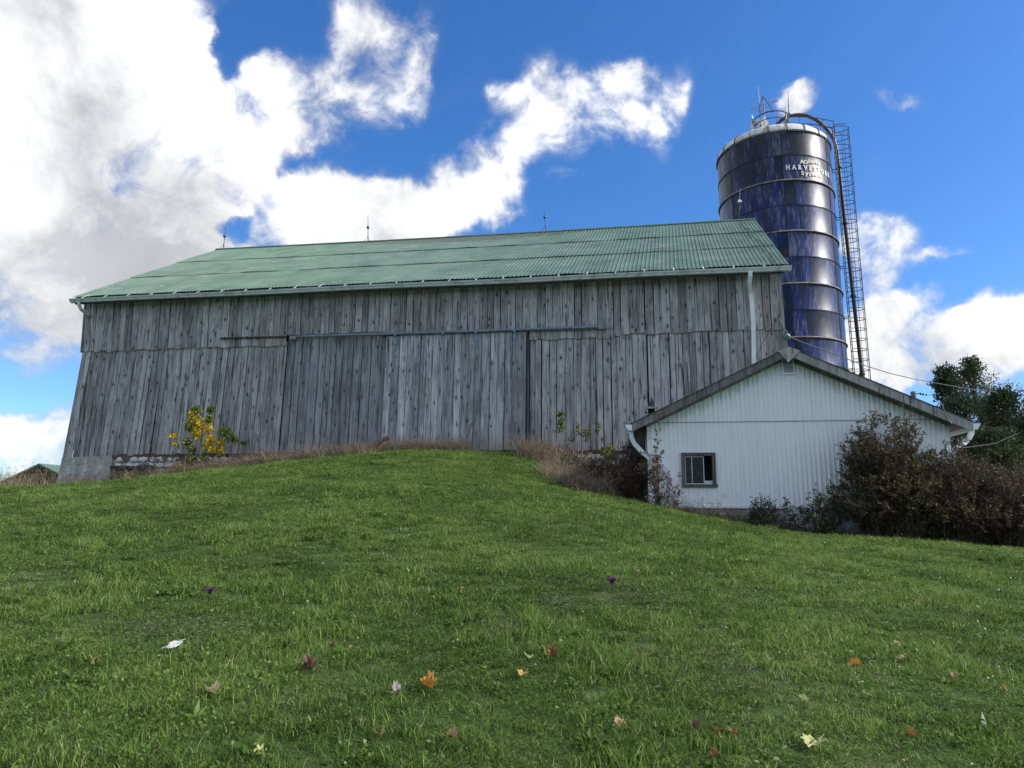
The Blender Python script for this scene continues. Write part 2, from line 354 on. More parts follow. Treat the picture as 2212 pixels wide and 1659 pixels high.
# ------------------------------------------------------------------ frames of the barn and the shed
BB = P(185, 757, 25.5); BA = P(1688, 712, 21.5)
bu = (BA - BB)[:2]; bu = bu/np.linalg.norm(bu); bn = np.array([-bu[1], bu[0]])
BROT = math.atan2(bu[1], bu[0])
def on_plane(px, py, O, a):
    d = ray(px, py); t = np.dot(O[:2] + bn*a - CAMP[:2], bn)/np.dot(d[:2], bn); q = CAMP + d*t
    return float(np.dot(q[:2] - O[:2], bu)), float(q[2])
def bpx(px, py, a=0.0): return on_plane(px, py, BB, a)
SO = P(1399, 1000, 17.5)
def spx(px, py, a=0.0): return on_plane(px, py, SO, a)
def to_world(O, s, a, z): return Vector((O[0] + bu[0]*s + bn[0]*a, O[1] + bu[1]*s + bn[1]*a, z))
def local(O, x, y):
    v = np.stack([np.asarray(x) - O[0], np.asarray(y) - O[1]]); return bu[0]*v[0] + bu[1]*v[1], bn[0]*v[0] + bn[1]*v[1]

# ------------------------------------------------------------------ terrain
cp = [P(*q) for q in [(-10,1056,22),(-220,1062,22),(140,1053,25.0),(300,1044,24.3),(450,1026,23.8),(620,1004,23.5),(780,985,23.2),(980,977,22.6),(1140,983,22.3),
      (1200,1012,21.6),(1290,1062,19.5),(1400,1092,17.3),(1550,1128,16.3),(1700,1150,15.8),(1800,1160,15.5),(2000,1172,15.0),(2212,1190,14.5),(2380,1203,14.0)]]
cp += [np.array(q, float) for q in [(-30,30,2.4),(-40,48,2.6),(-22,45,2.5),(0,45,1.8),(14,35,1.2),(20,20,.7),(30,30,.5),(34,14,.4),(-30,10,1.3),(-24,0,.4),(0,0,0),(-5,0,.0),(5,0,-.05),(22,0,-.3),(0,-8,-.4),(-20,-10,-.2),(20,-10,-.6),
      (-4,3.5,.33),(4,3.5,.22),(0,6,.72),(-6,8,1.0),(5,9,.85),(0,11,1.62),(-10,14,1.72),(-2,17,2.75),(4.5,14,1.42),(9,10,.72),(40,50,.4),(10,28,1.3),(8,19,1.2)]]
cp = np.array(cp); KN = len(cp)
def _U(r2): return np.where(r2 > 1e-12, r2*np.log(np.maximum(r2, 1e-12))*.5, 0)
_d = ((cp[:, None, :2] - cp[None, :, :2])**2).sum(-1); _K = _U(_d) + np.eye(KN)*.03
_Pm = np.c_[np.ones(KN), cp[:, :2]]; _A = np.block([[_K, _Pm], [_Pm.T, np.zeros((3, 3))]])
_W = np.linalg.solve(_A, np.r_[cp[:, 2], 0, 0, 0])
def hgt(x, y):
    x = np.atleast_1d(np.asarray(x, float)); y = np.atleast_1d(np.asarray(y, float))
    xc = np.clip(x, -45, 45); yc = np.clip(y, -12, 55)
    r2 = (xc[:, None]-cp[None, :, 0])**2 + (yc[:, None]-cp[None, :, 1])**2
    z = _U(r2) @ _W[:KN] + _W[KN] + _W[KN+1]*xc + _W[KN+2]*yc
    out = np.hypot(x-xc, y-yc); far = np.clip(out/60, 0, 1)
    z = np.clip(z, -2.5, 4.2)
    z = z + .018*np.sin(x*2.1+np.sin(y*1.7)*1.3)*np.cos(y*2.3+x*.6) + .03*np.sin(x*.9+1)*np.sin(y*1.1)
    return z*(1-far) + far*0.4
def h1(x, y): return float(hgt(x, y)[0])
def gp(px, py):
    d = ray(px, py); prev = 1.0
    ts = np.linspace(1.5, 60, 1800); q = CAMP + d[None, :]*ts[:, None]
    below = q[:, 2] < hgt(q[:, 0], q[:, 1])
    i = int(np.argmax(below)) if below.any() else -1
    return Vector(q[i])

def lawn_mat():
    m, n = mat('lawn_soil_and_turf'); pos = n.n('ShaderNodeNewGeometry').outputs['Position']
    c = n.ramp(n.noise(pos, 7, 6, .7), [(.3, (.028, .040, .013)), (.5, (.048, .085, .020)), (.7, (.075, .130, .030))])
    c = n.mix(n.ss(n.noise(pos, 1.2, 4, .6), .50, .7), c, (.07, .085, .028, 1))
    finish(n, c, .9, n.noise(pos, 40, 4, .7), .6, .03, spec=.15); return m
M_LAWN = lawn_mat()
def axis(lo, hi, step):
    a = list(np.arange(lo, hi+.01, step)); g = step; x = hi
    while x < 1600: g *= 1.35; x += g; a.append(x)
    g = step; x = lo
    while x > -1600: g *= 1.35; x -= g; a.insert(0, x)
    return np.array(a)
gx, gy = axis(-40, 40, .45), axis(-10, 52, .45)
GX, GY = np.meshgrid(gx, gy); GZ = hgt(GX.ravel(), GY.ravel())
nx, ny = len(gx), len(gy); ii = (np.arange(ny-1)[:, None]*nx + np.arange(nx-1)[None, :]).ravel()
link('ground', np_mesh('ground', np.c_[GX.ravel(), GY.ravel(), GZ], np.c_[ii, ii+1, ii+nx+1, ii+nx], smooth=True), M_LAWN, kind='structure')

# ------------------------------------------------------------------ barn
ZB = 1.6
barn = empty('barn', (BB[0], BB[1], ZB), BROT, label='long weathered grey board barn with green metal roof on the grassy bank', cat='barn')
O0 = (0, 0, -ZB)

def board(name, s0, s1, z0, z1, a, m, parent=barn, sh0=0.0, sh1=0.0, th=.025, nseg=4, cut=None, zb=ZB, jag=.0, base=None, tilt=.006):
    """one upright board, thick, a little cupped and warped; its origin is at its foot"""
    v = []; f = []
    bow = random.uniform(-.006, .006); tl = random.uniform(-tilt, tilt)
    for i in range(nseg+1):
        t = i/nseg; z = (z1 - z0)*t
        sh = sh0*(1-t) + sh1*t + math.sin(t*math.pi)*random.uniform(-.003, .003)
        x0, x1 = (s0 - s0) + sh, (s1 - s0) + sh
        e = a*0 + bow*math.sin(t*math.pi*1.3) + random.uniform(-.0015, .0015)
        zl = z + (random.uniform(-jag, jag) if i == 0 else 0); zr = z + (random.uniform(-jag, jag) if i == 0 else 0)
        v += [(x0, e - tl, zl), (x1, e + tl, zr), (x1, e + tl + th, zr), (x0, e - tl + th, zl)]
    for i in range(nseg):
        for j in range(4): f.append((i*4+j, i*4+(j+1) % 4, (i+1)*4+(j+1) % 4, (i+1)*4+j))
    f += [(3, 2, 1, 0), (nseg*4, nseg*4+1, nseg*4+2, nseg*4+3)]
    mb = MB(); mb.add(v, f)
    bx, by, bz = base or (0, 0, 0)
    return mb.obj(name, m, parent, (s0 - bx, a - by, z0 - zb - bz))

def flare(s): return -.27*max(0, 1 - s/12.5)**1.4          # the lower boards lean out to the left at their feet
# upper row
s = -.10; upper_edges = []
while s < 24.45:
    wd = random.choice([.20, .235, .255, .27, .29, .245]); e = min(s + wd, 24.50)
    if 24.50 - e < .12: e = 24.50
    z0 = 7.60 + random.uniform(-.035, .035)
    if 11.4 <= s < 16.45: z0 = 7.84 + random.uniform(-.01, .01)
    elif 7.9 < s < 11.5: z0 = 7.98 + random.uniform(-.01, .01)
    elif 16.45 <= s < 19.3: z0 = 7.52 + random.uniform(-.03, .03)
    gap = random.choice([.010, .014, .018, .028])
    if 20.22 < s < 20.5: gap = .04
    top = 9.50
    wear = M_WOODU if random.random() < .75 else M_WOOD
    board('board', s + gap, e, z0, top, -.045, wear, sh1=-.10*max(0, 1-s/10), jag=.02)
    upper_edges.append(s); s = e
# narrow timber behind the lifted row
zl0 = lambda s: 3.69 + .10*min(1, max(0, s)/1.3) + .06*min(1, max(0, s)/8)
s = -.02
while s < 24.48:
    if 7.95 <= s < 16.50: s = 16.54
    wd = random.choice([.19, .22, .235, .25, .265, .28, .20]); e = min(s + wd, 24.52 if s > 16 else 7.95)
    lim = 24.52 if s > 16 else 7.95
    if lim - e < .12: e = lim
    gap = random.choice([.009, .013, .016, .022, .034])
    f0, f1 = flare(s), flare(e)
    if 3.22 < s < 3.50: f0 += .09
    if 20.15 < s < 20.4: gap = .05
    z0 = zl0(s) + random.uniform(-.03, .03)
    ztop = 7.75
    if 20.27 < s < 20.52: z0 = 5.25
    bm = M_WOOD if random.random() < .8 else M_WOODU
    b = board('board', s + gap, e, z0, ztop, 0.0, bm, sh0=(f0+f1)/2, jag=.015)
    s = e
# fixed bluish boards left of the door, set back under the track
s = 7.97
while s < 11.62:
    e = min(s + random.choice([.27, .30, .33, .36, .25]), 11.66)
    board('board', s + random.choice([.014, .024]), e, 3.86 + random.uniform(-.02, .02), 7.97, .03, M_WOODB, sh0=flare(s)*.9)
    s = e
# strip coloured dark for the shaded gap beside the door, corner boards
MB().box(16.44, 16.53, -.01, .03, 3.82-ZB, 7.9-ZB).obj('door_gap_shade', M_GAPSHADE, barn)
board('corner_board', -.17, -.10, 7.58, 9.46, -.05, M_TRIM, sh1=-.10, th=.12)
board('corner_board', -.10, .035, 3.66, 7.60, -.012, M_TRIM, sh0=-.28, th=.12)
board('corner_board', 24.505, 24.60, 7.62, 9.46, -.052, M_TRIM, th=.14)
board('corner_board', 24.525, 24.66, 3.80, 7.60, -.03, M_TRIM, th=.14)
# torn hole with splintered boards low on the right
for q in range(3):
    board('broken_board', 20.30 + q*.085, 20.36 + q*.085, 5.18 - .02*q, 5.34 + .05*q, -.03, M_WOODR, sh1=.06 - q*.05)
MB().box(20.25, 20.62, -.045, -.02, 5.16-ZB, 5.22-ZB).obj('broken_board', M_TRIM, barn)
MB().box(20.20, 20.62, .12, .14, 4.7-ZB, 5.9-ZB).obj('hole_backing', M_INNER, barn)

# sliding door of pale boards on its pipe track
DS0, DS1, DZ0, DZ1 = 11.60, 16.44, 3.86, 7.79
fr = MB()
for zz in (4.2, 5.8, 7.4): fr.box(DS0+.05, DS1-.05, -.085, -.05, zz-ZB, zz+.14-ZB)
door = fr.obj('sliding_door', M_WOODR, barn, label='pale grey board sliding door hung from the track')
s = DS0; ndb = 0
while s < DS1 - .04:
    e = s + random.choice([.22, .235, .25, .27, .285, .24])
    if DS1 - .52 < e < DS1 + .2 and ndb < 90: e = DS1 - .47 if s < DS1 - .6 else DS1
    if DS1 - e < .1: e = DS1
    last = e >= DS1 - .001
    board('board', s + random.choice([.012, .018, .024]), e, DZ0 + random.uniform(-.03, .03), DZ1 + random.uniform(-.015, .015), -.115, M_WOODB if last else M_WOODD, parent=door, jag=.01,
          sh0=-.02)
    s = e; ndb += 1
t0, t1 = bpx(640, 727, -.17), bpx(1292, 706, -.17)
tr = MB(); tr.tube([(t0[0] + (t1[0]-t0[0])*i/8, -.17, t0[1]-ZB + (t1[1]-t0[1])*i/8 - .015*math.sin(i/8*math.pi)) for i in range(9)], .050, 10)
track = tr.obj('door_track', M_GALV, barn, smooth=True)
for i in range(8):
    ss = t0[0] + .3 + i*(t1[0]-t0[0]-.5)/7; zz = t0[1] + (t1[1]-t0[1])*(ss-t0[0])/(t1[0]-t0[0]) - ZB
    MB().box(ss-.035, ss+.035, -.19, -.05, zz+.045, zz+.075).obj('bracket', M_GALV, track)
for sx in (11.95, 13.62, 14.75, 16.05):
    zz = t0[1] + (t1[1]-t0[1])*(sx-t0[0])/(t1[0]-t0[0]) - ZB
    hb = MB(); hb.box(sx-.03, sx+.03, -.215, -.135, zz-.10, zz-.04); hb.box(sx-.05, sx+.05, -.135, -.118, DZ1-.30-ZB, zz-.04)
    hb.box(sx-.045, sx+.045, -.22, -.205, zz-.09, zz+.02)
    hb.obj('hanger', M_GALV, door)
for (pxa, pya, wd_) in ((632, 729, .26), (1300, 706, .30)):
    cs, cz = bpx(pxa, pya, -.12)
    MB().box(cs-wd_/2, cs+wd_/2, -.14, -.05, cz-.07-ZB, cz+.05-ZB).obj('track_block', M_TRIM, barn)
# old flat rail to the left of the track and the plate below the pipe
r0, r1 = bpx(476, 731, -.08), bpx(622, 727, -.08)
mb = MB(); mb.tube([(r0[0], -.085, r0[1]-ZB), (r1[0], -.085, r1[1]-ZB)], .03, 4)
rail = mb.obj('old_rail', M_RUST, barn)
for i in range(6):
    q = (i+.4)/6; ss = r0[0] + (r1[0]-r0[0])*q; zz = r0[1] + (r1[1]-r0[1])*q - ZB
    MB().box(ss-.02, ss+.02, -.13, -.075, zz-.06, zz+.04).obj('bolt', M_DARK, rail)
MB().box(7.96, 11.60, -.03, .028, 7.955-ZB, 8.02-ZB).obj('header_plate', M_TRIM, barn)
MB().box(16.44, 19.25, -.072, -.048, 7.80-ZB, 7.92-ZB).obj('header_plate', M_WOODU, barn)

# foundation: concrete corner, whitewashed stones, sill beam
gl = []
fd = MB(); fd.box(1.45, 24.45, .07, .55, 1.0-ZB, 3.84-ZB); fd.box(-.25, .25, .6, 14.4, 1.0-ZB, 3.7-ZB); fd.box(24.0, 24.5, .6, 14.4, .2-ZB, 3.7-ZB)
found = fd.obj('foundation', M_MORTAR, barn)
cc = MB()
cc.hexa([(-.50, -.14, 1.4-ZB), (1.62, -.14, 1.4-ZB), (-.45, .5, 1.4-ZB), (1.62, .5, 1.4-ZB), (-.40, .0, 3.71-ZB), (1.60, .0, 3.80-ZB), (-.36, .5, 3.74-ZB), (1.6, .5, 3.80-ZB)])
cc.obj('concrete_corner', M_CONC, barn)
MB().box(.0, 8.0, .03, .22, 3.68-ZB, 3.86-ZB).obj('sill_beam', M_RUST, barn); MB().box(16.7, 24.4, .03, .22, 3.74-ZB, 3.85-ZB).obj('sill_beam', M_RUST, barn)
def rock(w_, h_, d_):
    mb = MB(); k = 6
    v = [(0, 0, 0)]; pr = [random.uniform(.82, 1.06) for _ in range(k)]
    ring1 = []; ring0 = []
    for j in range(k):
        q = 2*math.pi*(j+.5)/k; cx, cz = math.cos(q), math.sin(q)
        m_ = max(abs(cx), abs(cz)); x, z = cx/m_**.7*w_*.5*pr[j], cz/m_**.7*h_*.5*pr[j]
        ring0.append((x, d_, z)); ring1.append((x*.90, -d_*random.uniform(.1, .35), z*.86))
    c = (random.uniform(-.02, .02), -d_*.45, random.uniform(-.01, .01))
    mb.add(ring0 + ring1 + [c], [(j, (j+1) % k, k+(j+1) % k, k+j) for j in range(k)] + [(k+j, k+(j+1) % k, 2*k) for j in range(k)])
    return mb
opn = (bpx(248, 1010)[0], bpx(322, 1010)[0], bpx(280, 1042)[1], bpx(280, 1012)[1])
MB().box(opn[0], opn[1], .045, .066, opn[2]-ZB, opn[3]-ZB).obj('opening_shade_panel', M_INNER, barn)  # flush dark panel, paints the shade of an opening in the stones
MB().box(opn[0]-.15, opn[1]+.15, -.06, .06, opn[3]-ZB, opn[3]+.09-ZB).obj('lintel', M_WOODR, barn)
nst = 0
for (sa, sb_, zlo) in ((1.66, 8.1, 2.1), (16.9, 21.6, 2.3)):
    z = 3.74 if sa < 5 else 3.76
    while z > zlo:
        hh = random.uniform(.17, .27); x = sa + random.uniform(0, .1)
        while x < sb_:
            ww = random.uniform(.2, .46)
            wx, wy = to_world(BB, x, 0, 0)[:2]
            if h1(wx, wy) < z + .1 and not (opn[0]-.2 < x+ww/2 < opn[1]+.2 and opn[2] < z-hh/2 < opn[3]+.12) and nst < 290:
                rock(ww*1.06, hh*1.10, .09).obj('stone', M_STONE, found, (x + ww/2, .04 + random.uniform(-.02, .02), z - hh/2 - ZB)); nst += 1
            x += ww + .015
        z -= hh + .01

# roof: ribbed sheets in three rows, front and back
RE_A, RE_Z, RR_A, RR_Z = -.42, 9.56, 7.30, 14.42
SH = .52
def roof_pt(s_, t, lift=0.0, back=False):
    """s_ along the eave, t 0 eave .. 1 ridge"""
    a = RE_A + (RR_A-RE_A)*t; z = RE_Z + (RR_Z-RE_Z)*t
    L_ = math.hypot(RR_A-RE_A, RR_Z-RE_Z); na, nz = -(RR_Z-RE_Z)/L_, (RR_A-RE_A)/L_
    sag = -.05*math.sin(math.pi*min(1, max(0, (s_+.4)/25.2)))*t
    a += na*lift; z += nz*lift + sag
    if back: a = 2*RR_A - a
    return (s_ + SH*t, a, z - ZB)
NC, WC = 31, 25.18/31
rows = [(0, .345), (.335, .675), (.665, 1.0)]
def sheet(c, r, back=False):
    x0 = -.43 + c*WC; prof = [(0, 0)]
    for i in range(6):
        xi = (i+.5)*WC/6
        prof += [(xi-.022, 0), (xi-.010, .022), (xi+.010, .022), (xi+.022, 0)]
    prof.append((WC-.004, .0)); prof[0] = (0.0, .006); 
    lift0 = .012 + .018*r*0 + (random.uniform(.004, .022) if r else random.uniform(0, .012)) ; lift1 = .0
    v = []
    tA, tB = rows[r]; ta = tA - random.uniform(0, .004); n_ = len(prof)
    wv = random.uniform(-.01, .012)
    for t, lf in ((ta, lift0), ((tA+tB)/2, .006), (tB, lift1)):
        for (x, h_) in prof: v.append(roof_pt(x0+x, t, .03 + .012*r*0 + h_ + lf + (wv*math.sin(x/WC*math.pi) if t == ta else 0), back))
    f = []
    for k in range(2):
        for i in range(n_-1): f.append((k*n_+i, k*n_+i+1, (k+1)*n_+i+1, (k+1)*n_+i))
    return MB().add(v, f).obj('roof_sheet', M_ROOF, barn)
for r in range(3):
    for c in range(NC): sheet(c, r)
def back_sheet(c):
    v = []; f = []; Wb = 25.18/12
    for t in (0, 1):
        for k in range(13):
            v.append(roof_pt(-.43 + c*Wb + k*Wb/12, t, .03 + (.02 if k % 2 else 0), True))
    f = [(i, i+1, 14+i, 13+i) for i in range(12)]
    MB().add(v, f).obj('roof_sheet', M_ROOF, barn)
for c in range(12): back_sheet(c)
# deck below the sheets
dk = MB()
for back in (False, True):
    q = [roof_pt(s_, t, l_, back) for l_ in (-.06, .0) for t in (0.004, .999) for s_ in (-.38, 24.7)]
    dk.hexa(q)
dk.obj('roof_deck', M_WOODR, barn)
rc = MB(); rc.tube([roof_pt(-.43 + 25.18*i/12, 1.0, .045) for i in range(13)], .06, 6); rc.obj('ridge_cap', M_ROOF, barn)
# lightning cable straggling down the right end of the roof
cb = MB(); pts = []
for i in range(22):
    t = 1 - i/21; pts.append(roof_pt(24.05 + .35*(1-t) + .10*math.sin(i*1.15) + random.uniform(-.03, .03), max(t, 0.001), .09))
cb.tube(pts, .014, 5)
p2 = [bpx(px, py, -.08) for px, py in ((1672, 612), (1681, 650), (1686, 676), (1668, 706), (1648, 740), (1640, 758), (1632, 775))]
cb.tube([(pts[-1][0], -.62, pts[-1][2]-.1), (24.35, -.3, 9.25-ZB)] + [(q[0], -.09, q[1]-ZB) for q in p2], .012, 5)
cb.obj('lightning_cable', M_CABLE, barn)
# gable end walls and the rear wall
for sx, nm in ((.02, 'left'), (24.42, 'right')):
    y = .1
    while y < 14.5:
        wd = .42; ym = y + wd/2; t = (RE_A + 7.72 - abs(ym - 7.3))/7.72
        zt = RE_Z + (RR_Z-RE_Z)*max(0, min(1, (7.72 - abs(ym-7.3))/7.72)) - .14
        z0b = 3.6
        mb = MB(); mb.box(-.012, .012, 0, wd-.012, 0, zt - z0b)
        mb.obj('gable_board', M_WOOD, barn, (sx, y, z0b-ZB)); y += wd
MB().box(-.0, 24.4, 14.45, 14.5, 1.6-ZB, 9.5-ZB).obj('rear_wall', M_WOOD, barn)
# gutter with its strap brackets and the two downspouts
g0, g1 = bpx(153, 650.5, -.52), bpx(1709, 579, -.52)
gm = MB()
def gz(s_): return g0[1] + (g1[1]-g0[1])*(s_-g0[0])/(g1[0]-g0[0]) - ZB + .02*math.sin(s_*.7)*.5
prof = [(-.455, .065), (-.455, -.065), (-.56, -.065), (-.575, -.02), (-.61, .02), (-.625, .065), (-.61, .065), (-.56, -.045), (-.47, -.045), (-.47, .065)]
v = []; f = []; nsg = 24; k = len(prof)
for i in range(nsg+1):
    s_ = g0[0] + (g1[0]-g0[0])*i/nsg
    v += [(s_, a_, gz(s_) + z_) for a_, z_ in prof]
for i in range(nsg):
    for j in range(k): f.append((i*k+j, i*k+(j+1) % k, (i+1)*k+(j+1) % k, (i+1)*k+j))
gm.add(v, f)
for s_, sg in ((g0[0], 1), (g1[0], -1)):
    gm.add([(s_, a_, gz(s_)+z_) for a_, z_ in prof[:6]], [tuple(range(6)) if sg > 0 else tuple(range(5, -1, -1))])
gut = gm.obj('gutter', M_GUT, barn)
MB().box(-.3, 24.6, -.452, -.40, 9.30-ZB, 9.50-ZB).obj('fascia', M_WOODR, barn)
i = 0; s_ = g0[0] + .5
while s_ < g1[0] - .1:
    mb = MB(); z_ = gz(s_)
    q0 = roof_pt(s_, .024, .05); mb.hexa([(s_-.018, -.622, z_+.066), (s_+.018, -.622, z_+.066), (s_-.018, q0[1], q0[2]-.01), (s_+.018, q0[1], q0[2]-.01), (s_-.018, -.622, z_+.075), (s_+.018, -.622, z_+.075), (s_-.018, q0[1], q0[2]), (s_+.018, q0[1], q0[2])])
    mb.obj('gutter_strap', M_GUT, gut); s_ += .92
def spout(pts, w_=.052, d_=.036):
    mb = MB(); n_ = len(pts); v = []; f = []
    for i, p in enumerate(pts):
        p = Vector(p); t = (Vector(pts[min(i+1, n_-1)]) - Vector(pts[max(i-1, 0)])).normalized()
        sx = Vector((1, 0, 0)) if abs(t.x) < .8 else Vector((0, 0, 1)); sx = (sx - t*sx.dot(t)).normalized(); sy = t.cross(sx)
        v += [p + sx*w_ + sy*d_, p - sx*w_ + sy*d_, p - sx*w_ - sy*d_, p + sx*w_ - sy*d_]
    for i in range(n_-1):
        for j in range(4): f.append((i*4+j, i*4+(j+1) % 4, (i+1)*4+(j+1) % 4, (i+1)*4+j))
    f += [(3, 2, 1, 0), tuple((n_-1)*4+j for j in range(4))]
    return mb.add(v, f)
c0 = bpx(1620, 590, -.5); c1 = bpx(1622, 640, -.12); c2 = bpx(1628, 782, -.12)
spout([(c0[0], -.54, 9.40-ZB), (c0[0], -.54, 9.22-ZB), (c0[0]-.02, -.44, 9.05-ZB), (c1[0]+.0, -.16, 8.80-ZB), (c1[0]+.01, -.13, 8.65-ZB), (c1[0]+.02, -.12, 7.7-ZB), (c2[0], -.12, c2[1]-ZB), (c2[0]+.02, -.12, 5.0-ZB)], .062).obj('downspout', M_WHITE, barn)
d0 = bpx(171, 658, -.52)
spout([(d0[0], -.54, 9.38-ZB), (d0[0], -.53, 9.25-ZB), (d0[0]+.04, -.45, 9.10-ZB), (d0[0]+.12, -.2, 8.97-ZB), (-.30, .12, 8.82-ZB), (-.22, .32, 8.70-ZB), (-.2, .34, 8.5-ZB), (-.2, .34, 4.0-ZB)], .05).obj('downspout', M_GUT, barn)

# lightning rods on the ridge
for (bx_, by_, tx, ty, lab) in ((482, 540, 488, 483, 'lightning rod with blue ball at the left end of the barn ridge'),
                               (795, 524, 795, 462, 'lightning rod with blue ball on the barn ridge, middle of the three'),
                               (1180, 501, 1174, 440, 'lightning rod with blue ball on the barn ridge, nearest the silo')):
    p0 = P(bx_, by_+2, 10); s0, z0 = on_plane(bx_, by_+3, BB, 7.3); s1, z1 = on_plane(tx, ty, BB, 7.3)
    base = to_world(BB, s0, 7.3, z0-.05); top = Vector((s1-s0, 0, z1-z0+.05))
    rod = empty('lightning_rod', base, BROT, label=lab, cat='lightning rod', group='lightning rods along the barn ridge')
    MB().tube([(0, 0, 0), tuple(top*.55), tuple(top)], [.022, .016, .006], 6).obj('rod', M_CABLE, rod)
    MB().sphere(tuple(top*.56), .075).obj('ball', M_BLUEBALL, rod, smooth=True)
    for q in (-1, 1):
        MB().tube([(q*.20 - .1, q*.12, -.02), tuple(top*.28)], .008, 4).obj('brace', M_CABLE, rod)

# ------------------------------------------------------------------ white gable shed
ZS = .6
shed = empty('shed', (SO[0], SO[1], ZS), BROT, label='white ribbed steel gabled shed built against the right end of the barn', cat='shed')
FA = -.34
La = spx(1366, 914, FA); Ap = spx(1703, 750, FA); Ra = spx(2099, 911, FA)
barge_h = spx(1703, 750, FA)[1] - spx(1703, 771, FA)[1]
seam_z = spx(1400, 911.5)[1]; sill_z = spx(1560, 1096)[1]; WS1 = spx(2052, 940)[0]
def roofz(s_):
    if s_ < Ap[0]: return La[1] + (Ap[1]-La[1])*(s_-La[0])/(Ap[0]-La[0])
    return Ap[1] + (Ra[1]-Ap[1])*(s_-Ap[0])/(Ra[0]-Ap[0])
print('shed', 'La', La, 'Ap', Ap, 'Ra', Ra, 'barge', barge_h, 'seam', seam_z, 'sill', sill_z, 'W', WS1)
wn = [spx(1471, 980), spx(1545, 980), spx(1508, 978), spx(1508, 1051)]
WX0, WX1, WZ1, WZ0 = wn[0][0], wn[1][0], wn[2][1], wn[3][1]
def siding(s0, s1, z0, z1f, a, parent=shed):
    k = 9; pr = [(0, 0.0), (.02, -.0), (.035, -.010), (.055, -.010), (.07, 0), (.5, .001), (.52, -.006), (.55, -.006), (.57, .001), (1.0, 0)]
    wd = s1 - s0; v = []; e = []
    nz = 3
    for i in range(nz+1):
        for (x, h_) in pr:
            xx = x if x >= .5 else x/1.0
            S_ = s0 + xx*wd; zt = z1f(S_); z = z0 + (zt-z0)*i/nz
            v.append((S_-s0, h_, z - z0)); e.append(roofz(S_) - barge_h - z)
    n_ = len(pr); f = [(i*n_+j, i*n_+j+1, (i+1)*n_+j+1, (i+1)*n_+j) for i in range(nz) for j in range(n_-1)]
    me = np_mesh('siding_panel', np.array(v), np.array(f), np.array(e))
    return link('siding_panel', me, M_SIDING, parent, (s0, a, z0 - ZS))
PWD = WS1/32
for i in range(32):
    s0, s1 = i*PWD, (i+1)*PWD
    if min(roofz(s0), roofz(s1)) - .06 > seam_z + .05:
        siding(s0, s1, seam_z-.02, lambda q: roofz(q) - .08, -.012)
    lo = sill_z if s0 < spx(1690, 1000)[0] else sill_z - .05
    zt_ = lambda q: min(seam_z, roofz(q)-.08)
    if s1 > WX0 + .02 and s0 < WX1 - .02:
        siding(s0, s1, WZ1, zt_, 0); siding(s0, s1, lo, lambda q: WZ0, 0)
        if s0 < WX0: siding(s0, WX0 + .01, WZ0, lambda q: WZ1, 0)
        if s1 > WX1: siding(WX1 - .01, s1, WZ0, lambda q: WZ1, 0)
    else: siding(s0, s1, lo, zt_, 0)
wb = MB(); wb.box(0.02, spx(1690, 1000)[0], .03, .35, -.6, sill_z-ZS); wb.obj('concrete_sill', M_CONCG, shed)
MB().box(spx(1690, 1000)[0]+.01, WS1, .012, .35, -1.2, sill_z-.05-ZS).obj('block_base', M_WBASE, shed)
MB().box(.02, WS1-.3, -.020, -.0165, seam_z-.027-ZS, seam_z-.018-ZS).obj('seam_shade_line', M_TRIM, shed)  # added dark strip, paints the shaded gap under the panel lap
MB().box(.35, spx(1690, 1000)[0], -.03, -.0, sill_z-.02-ZS, sill_z+.03-ZS).obj('drip_edge', M_WHITE, shed)
SLEN = 11.0
# dark board panel of the side under the left eave, side walls, rear wall
MB().box(.0, .05, .03, 3.85, sill_z-.5-ZS, roofz(0)-.1-ZS).obj('side_wall', M_SIDING, shed)
MB().box(WS1-.05, WS1, .03, SLEN, sill_z-1.2-ZS, roofz(WS1)-.1-ZS).obj('side_wall', M_SIDING, shed)
MB().box(-.46, -.04, .22, .25, roofz(0)-.98-ZS, roofz(0)-.30-ZS).obj('eave_panel', M_WOODR, shed)
# roof slabs with sheets
def slab(sa, sb, a0, a1, th, mname, m_, dz=0.0):
    mb = MB(); q = []
    for dz_ in (-th, 0):
        for a_ in (a0, a1):
            for s_ in (sa, sb): q.append((s_, a_, roofz(s_) + dz_ + dz - ZS))
    return mb.hexa(q).obj(mname, m_, shed)
slab(La[0], Ap[0], FA+.04, 3.86, .10, 'roof_deck', M_TRIM); slab(Ap[0], Ra[0], FA+.04, SLEN, .10, 'roof_deck', M_TRIM)
for i in range(5): slab(La[0]-.05, Ap[0]+.01, FA-.03 + i*.846 + .003, FA-.03 + (i+1)*.846, .012, 'roof_sheet', M_SHROOF, .018)
for i in range(13): slab(Ap[0]+.012, Ra[0]+.05, FA-.03 + i*.88 + .003, FA-.03 + (i+1)*.88, .012, 'roof_sheet', M_SHROOF, .018)
def barge(sa, sb, a, hgt_, th, jog=0):
    mb = MB(); q = []
    for dz_ in (-hgt_, 0):
        for a_ in (a, a+th):
            for s_ in (sa, sb): q.append((s_-sa, a_, roofz(s_) + dz_ - roofz(sa)))
    return mb.hexa(q).obj('bargeboard', M_TRIM, shed, (sa, 0, roofz(sa)-ZS))
mid1 = Ap[0] + (Ra[0]-Ap[0])*.80
barge(La[0], Ap[0]-.004, FA, barge_h*.84, .038); barge(Ap[0]+.004, mid1, FA, barge_h*.86, .038); barge(mid1+.006, Ra[0], FA-.006, barge_h*.9, .038)
pk = MB(); z_ = Ap[1]-ZS
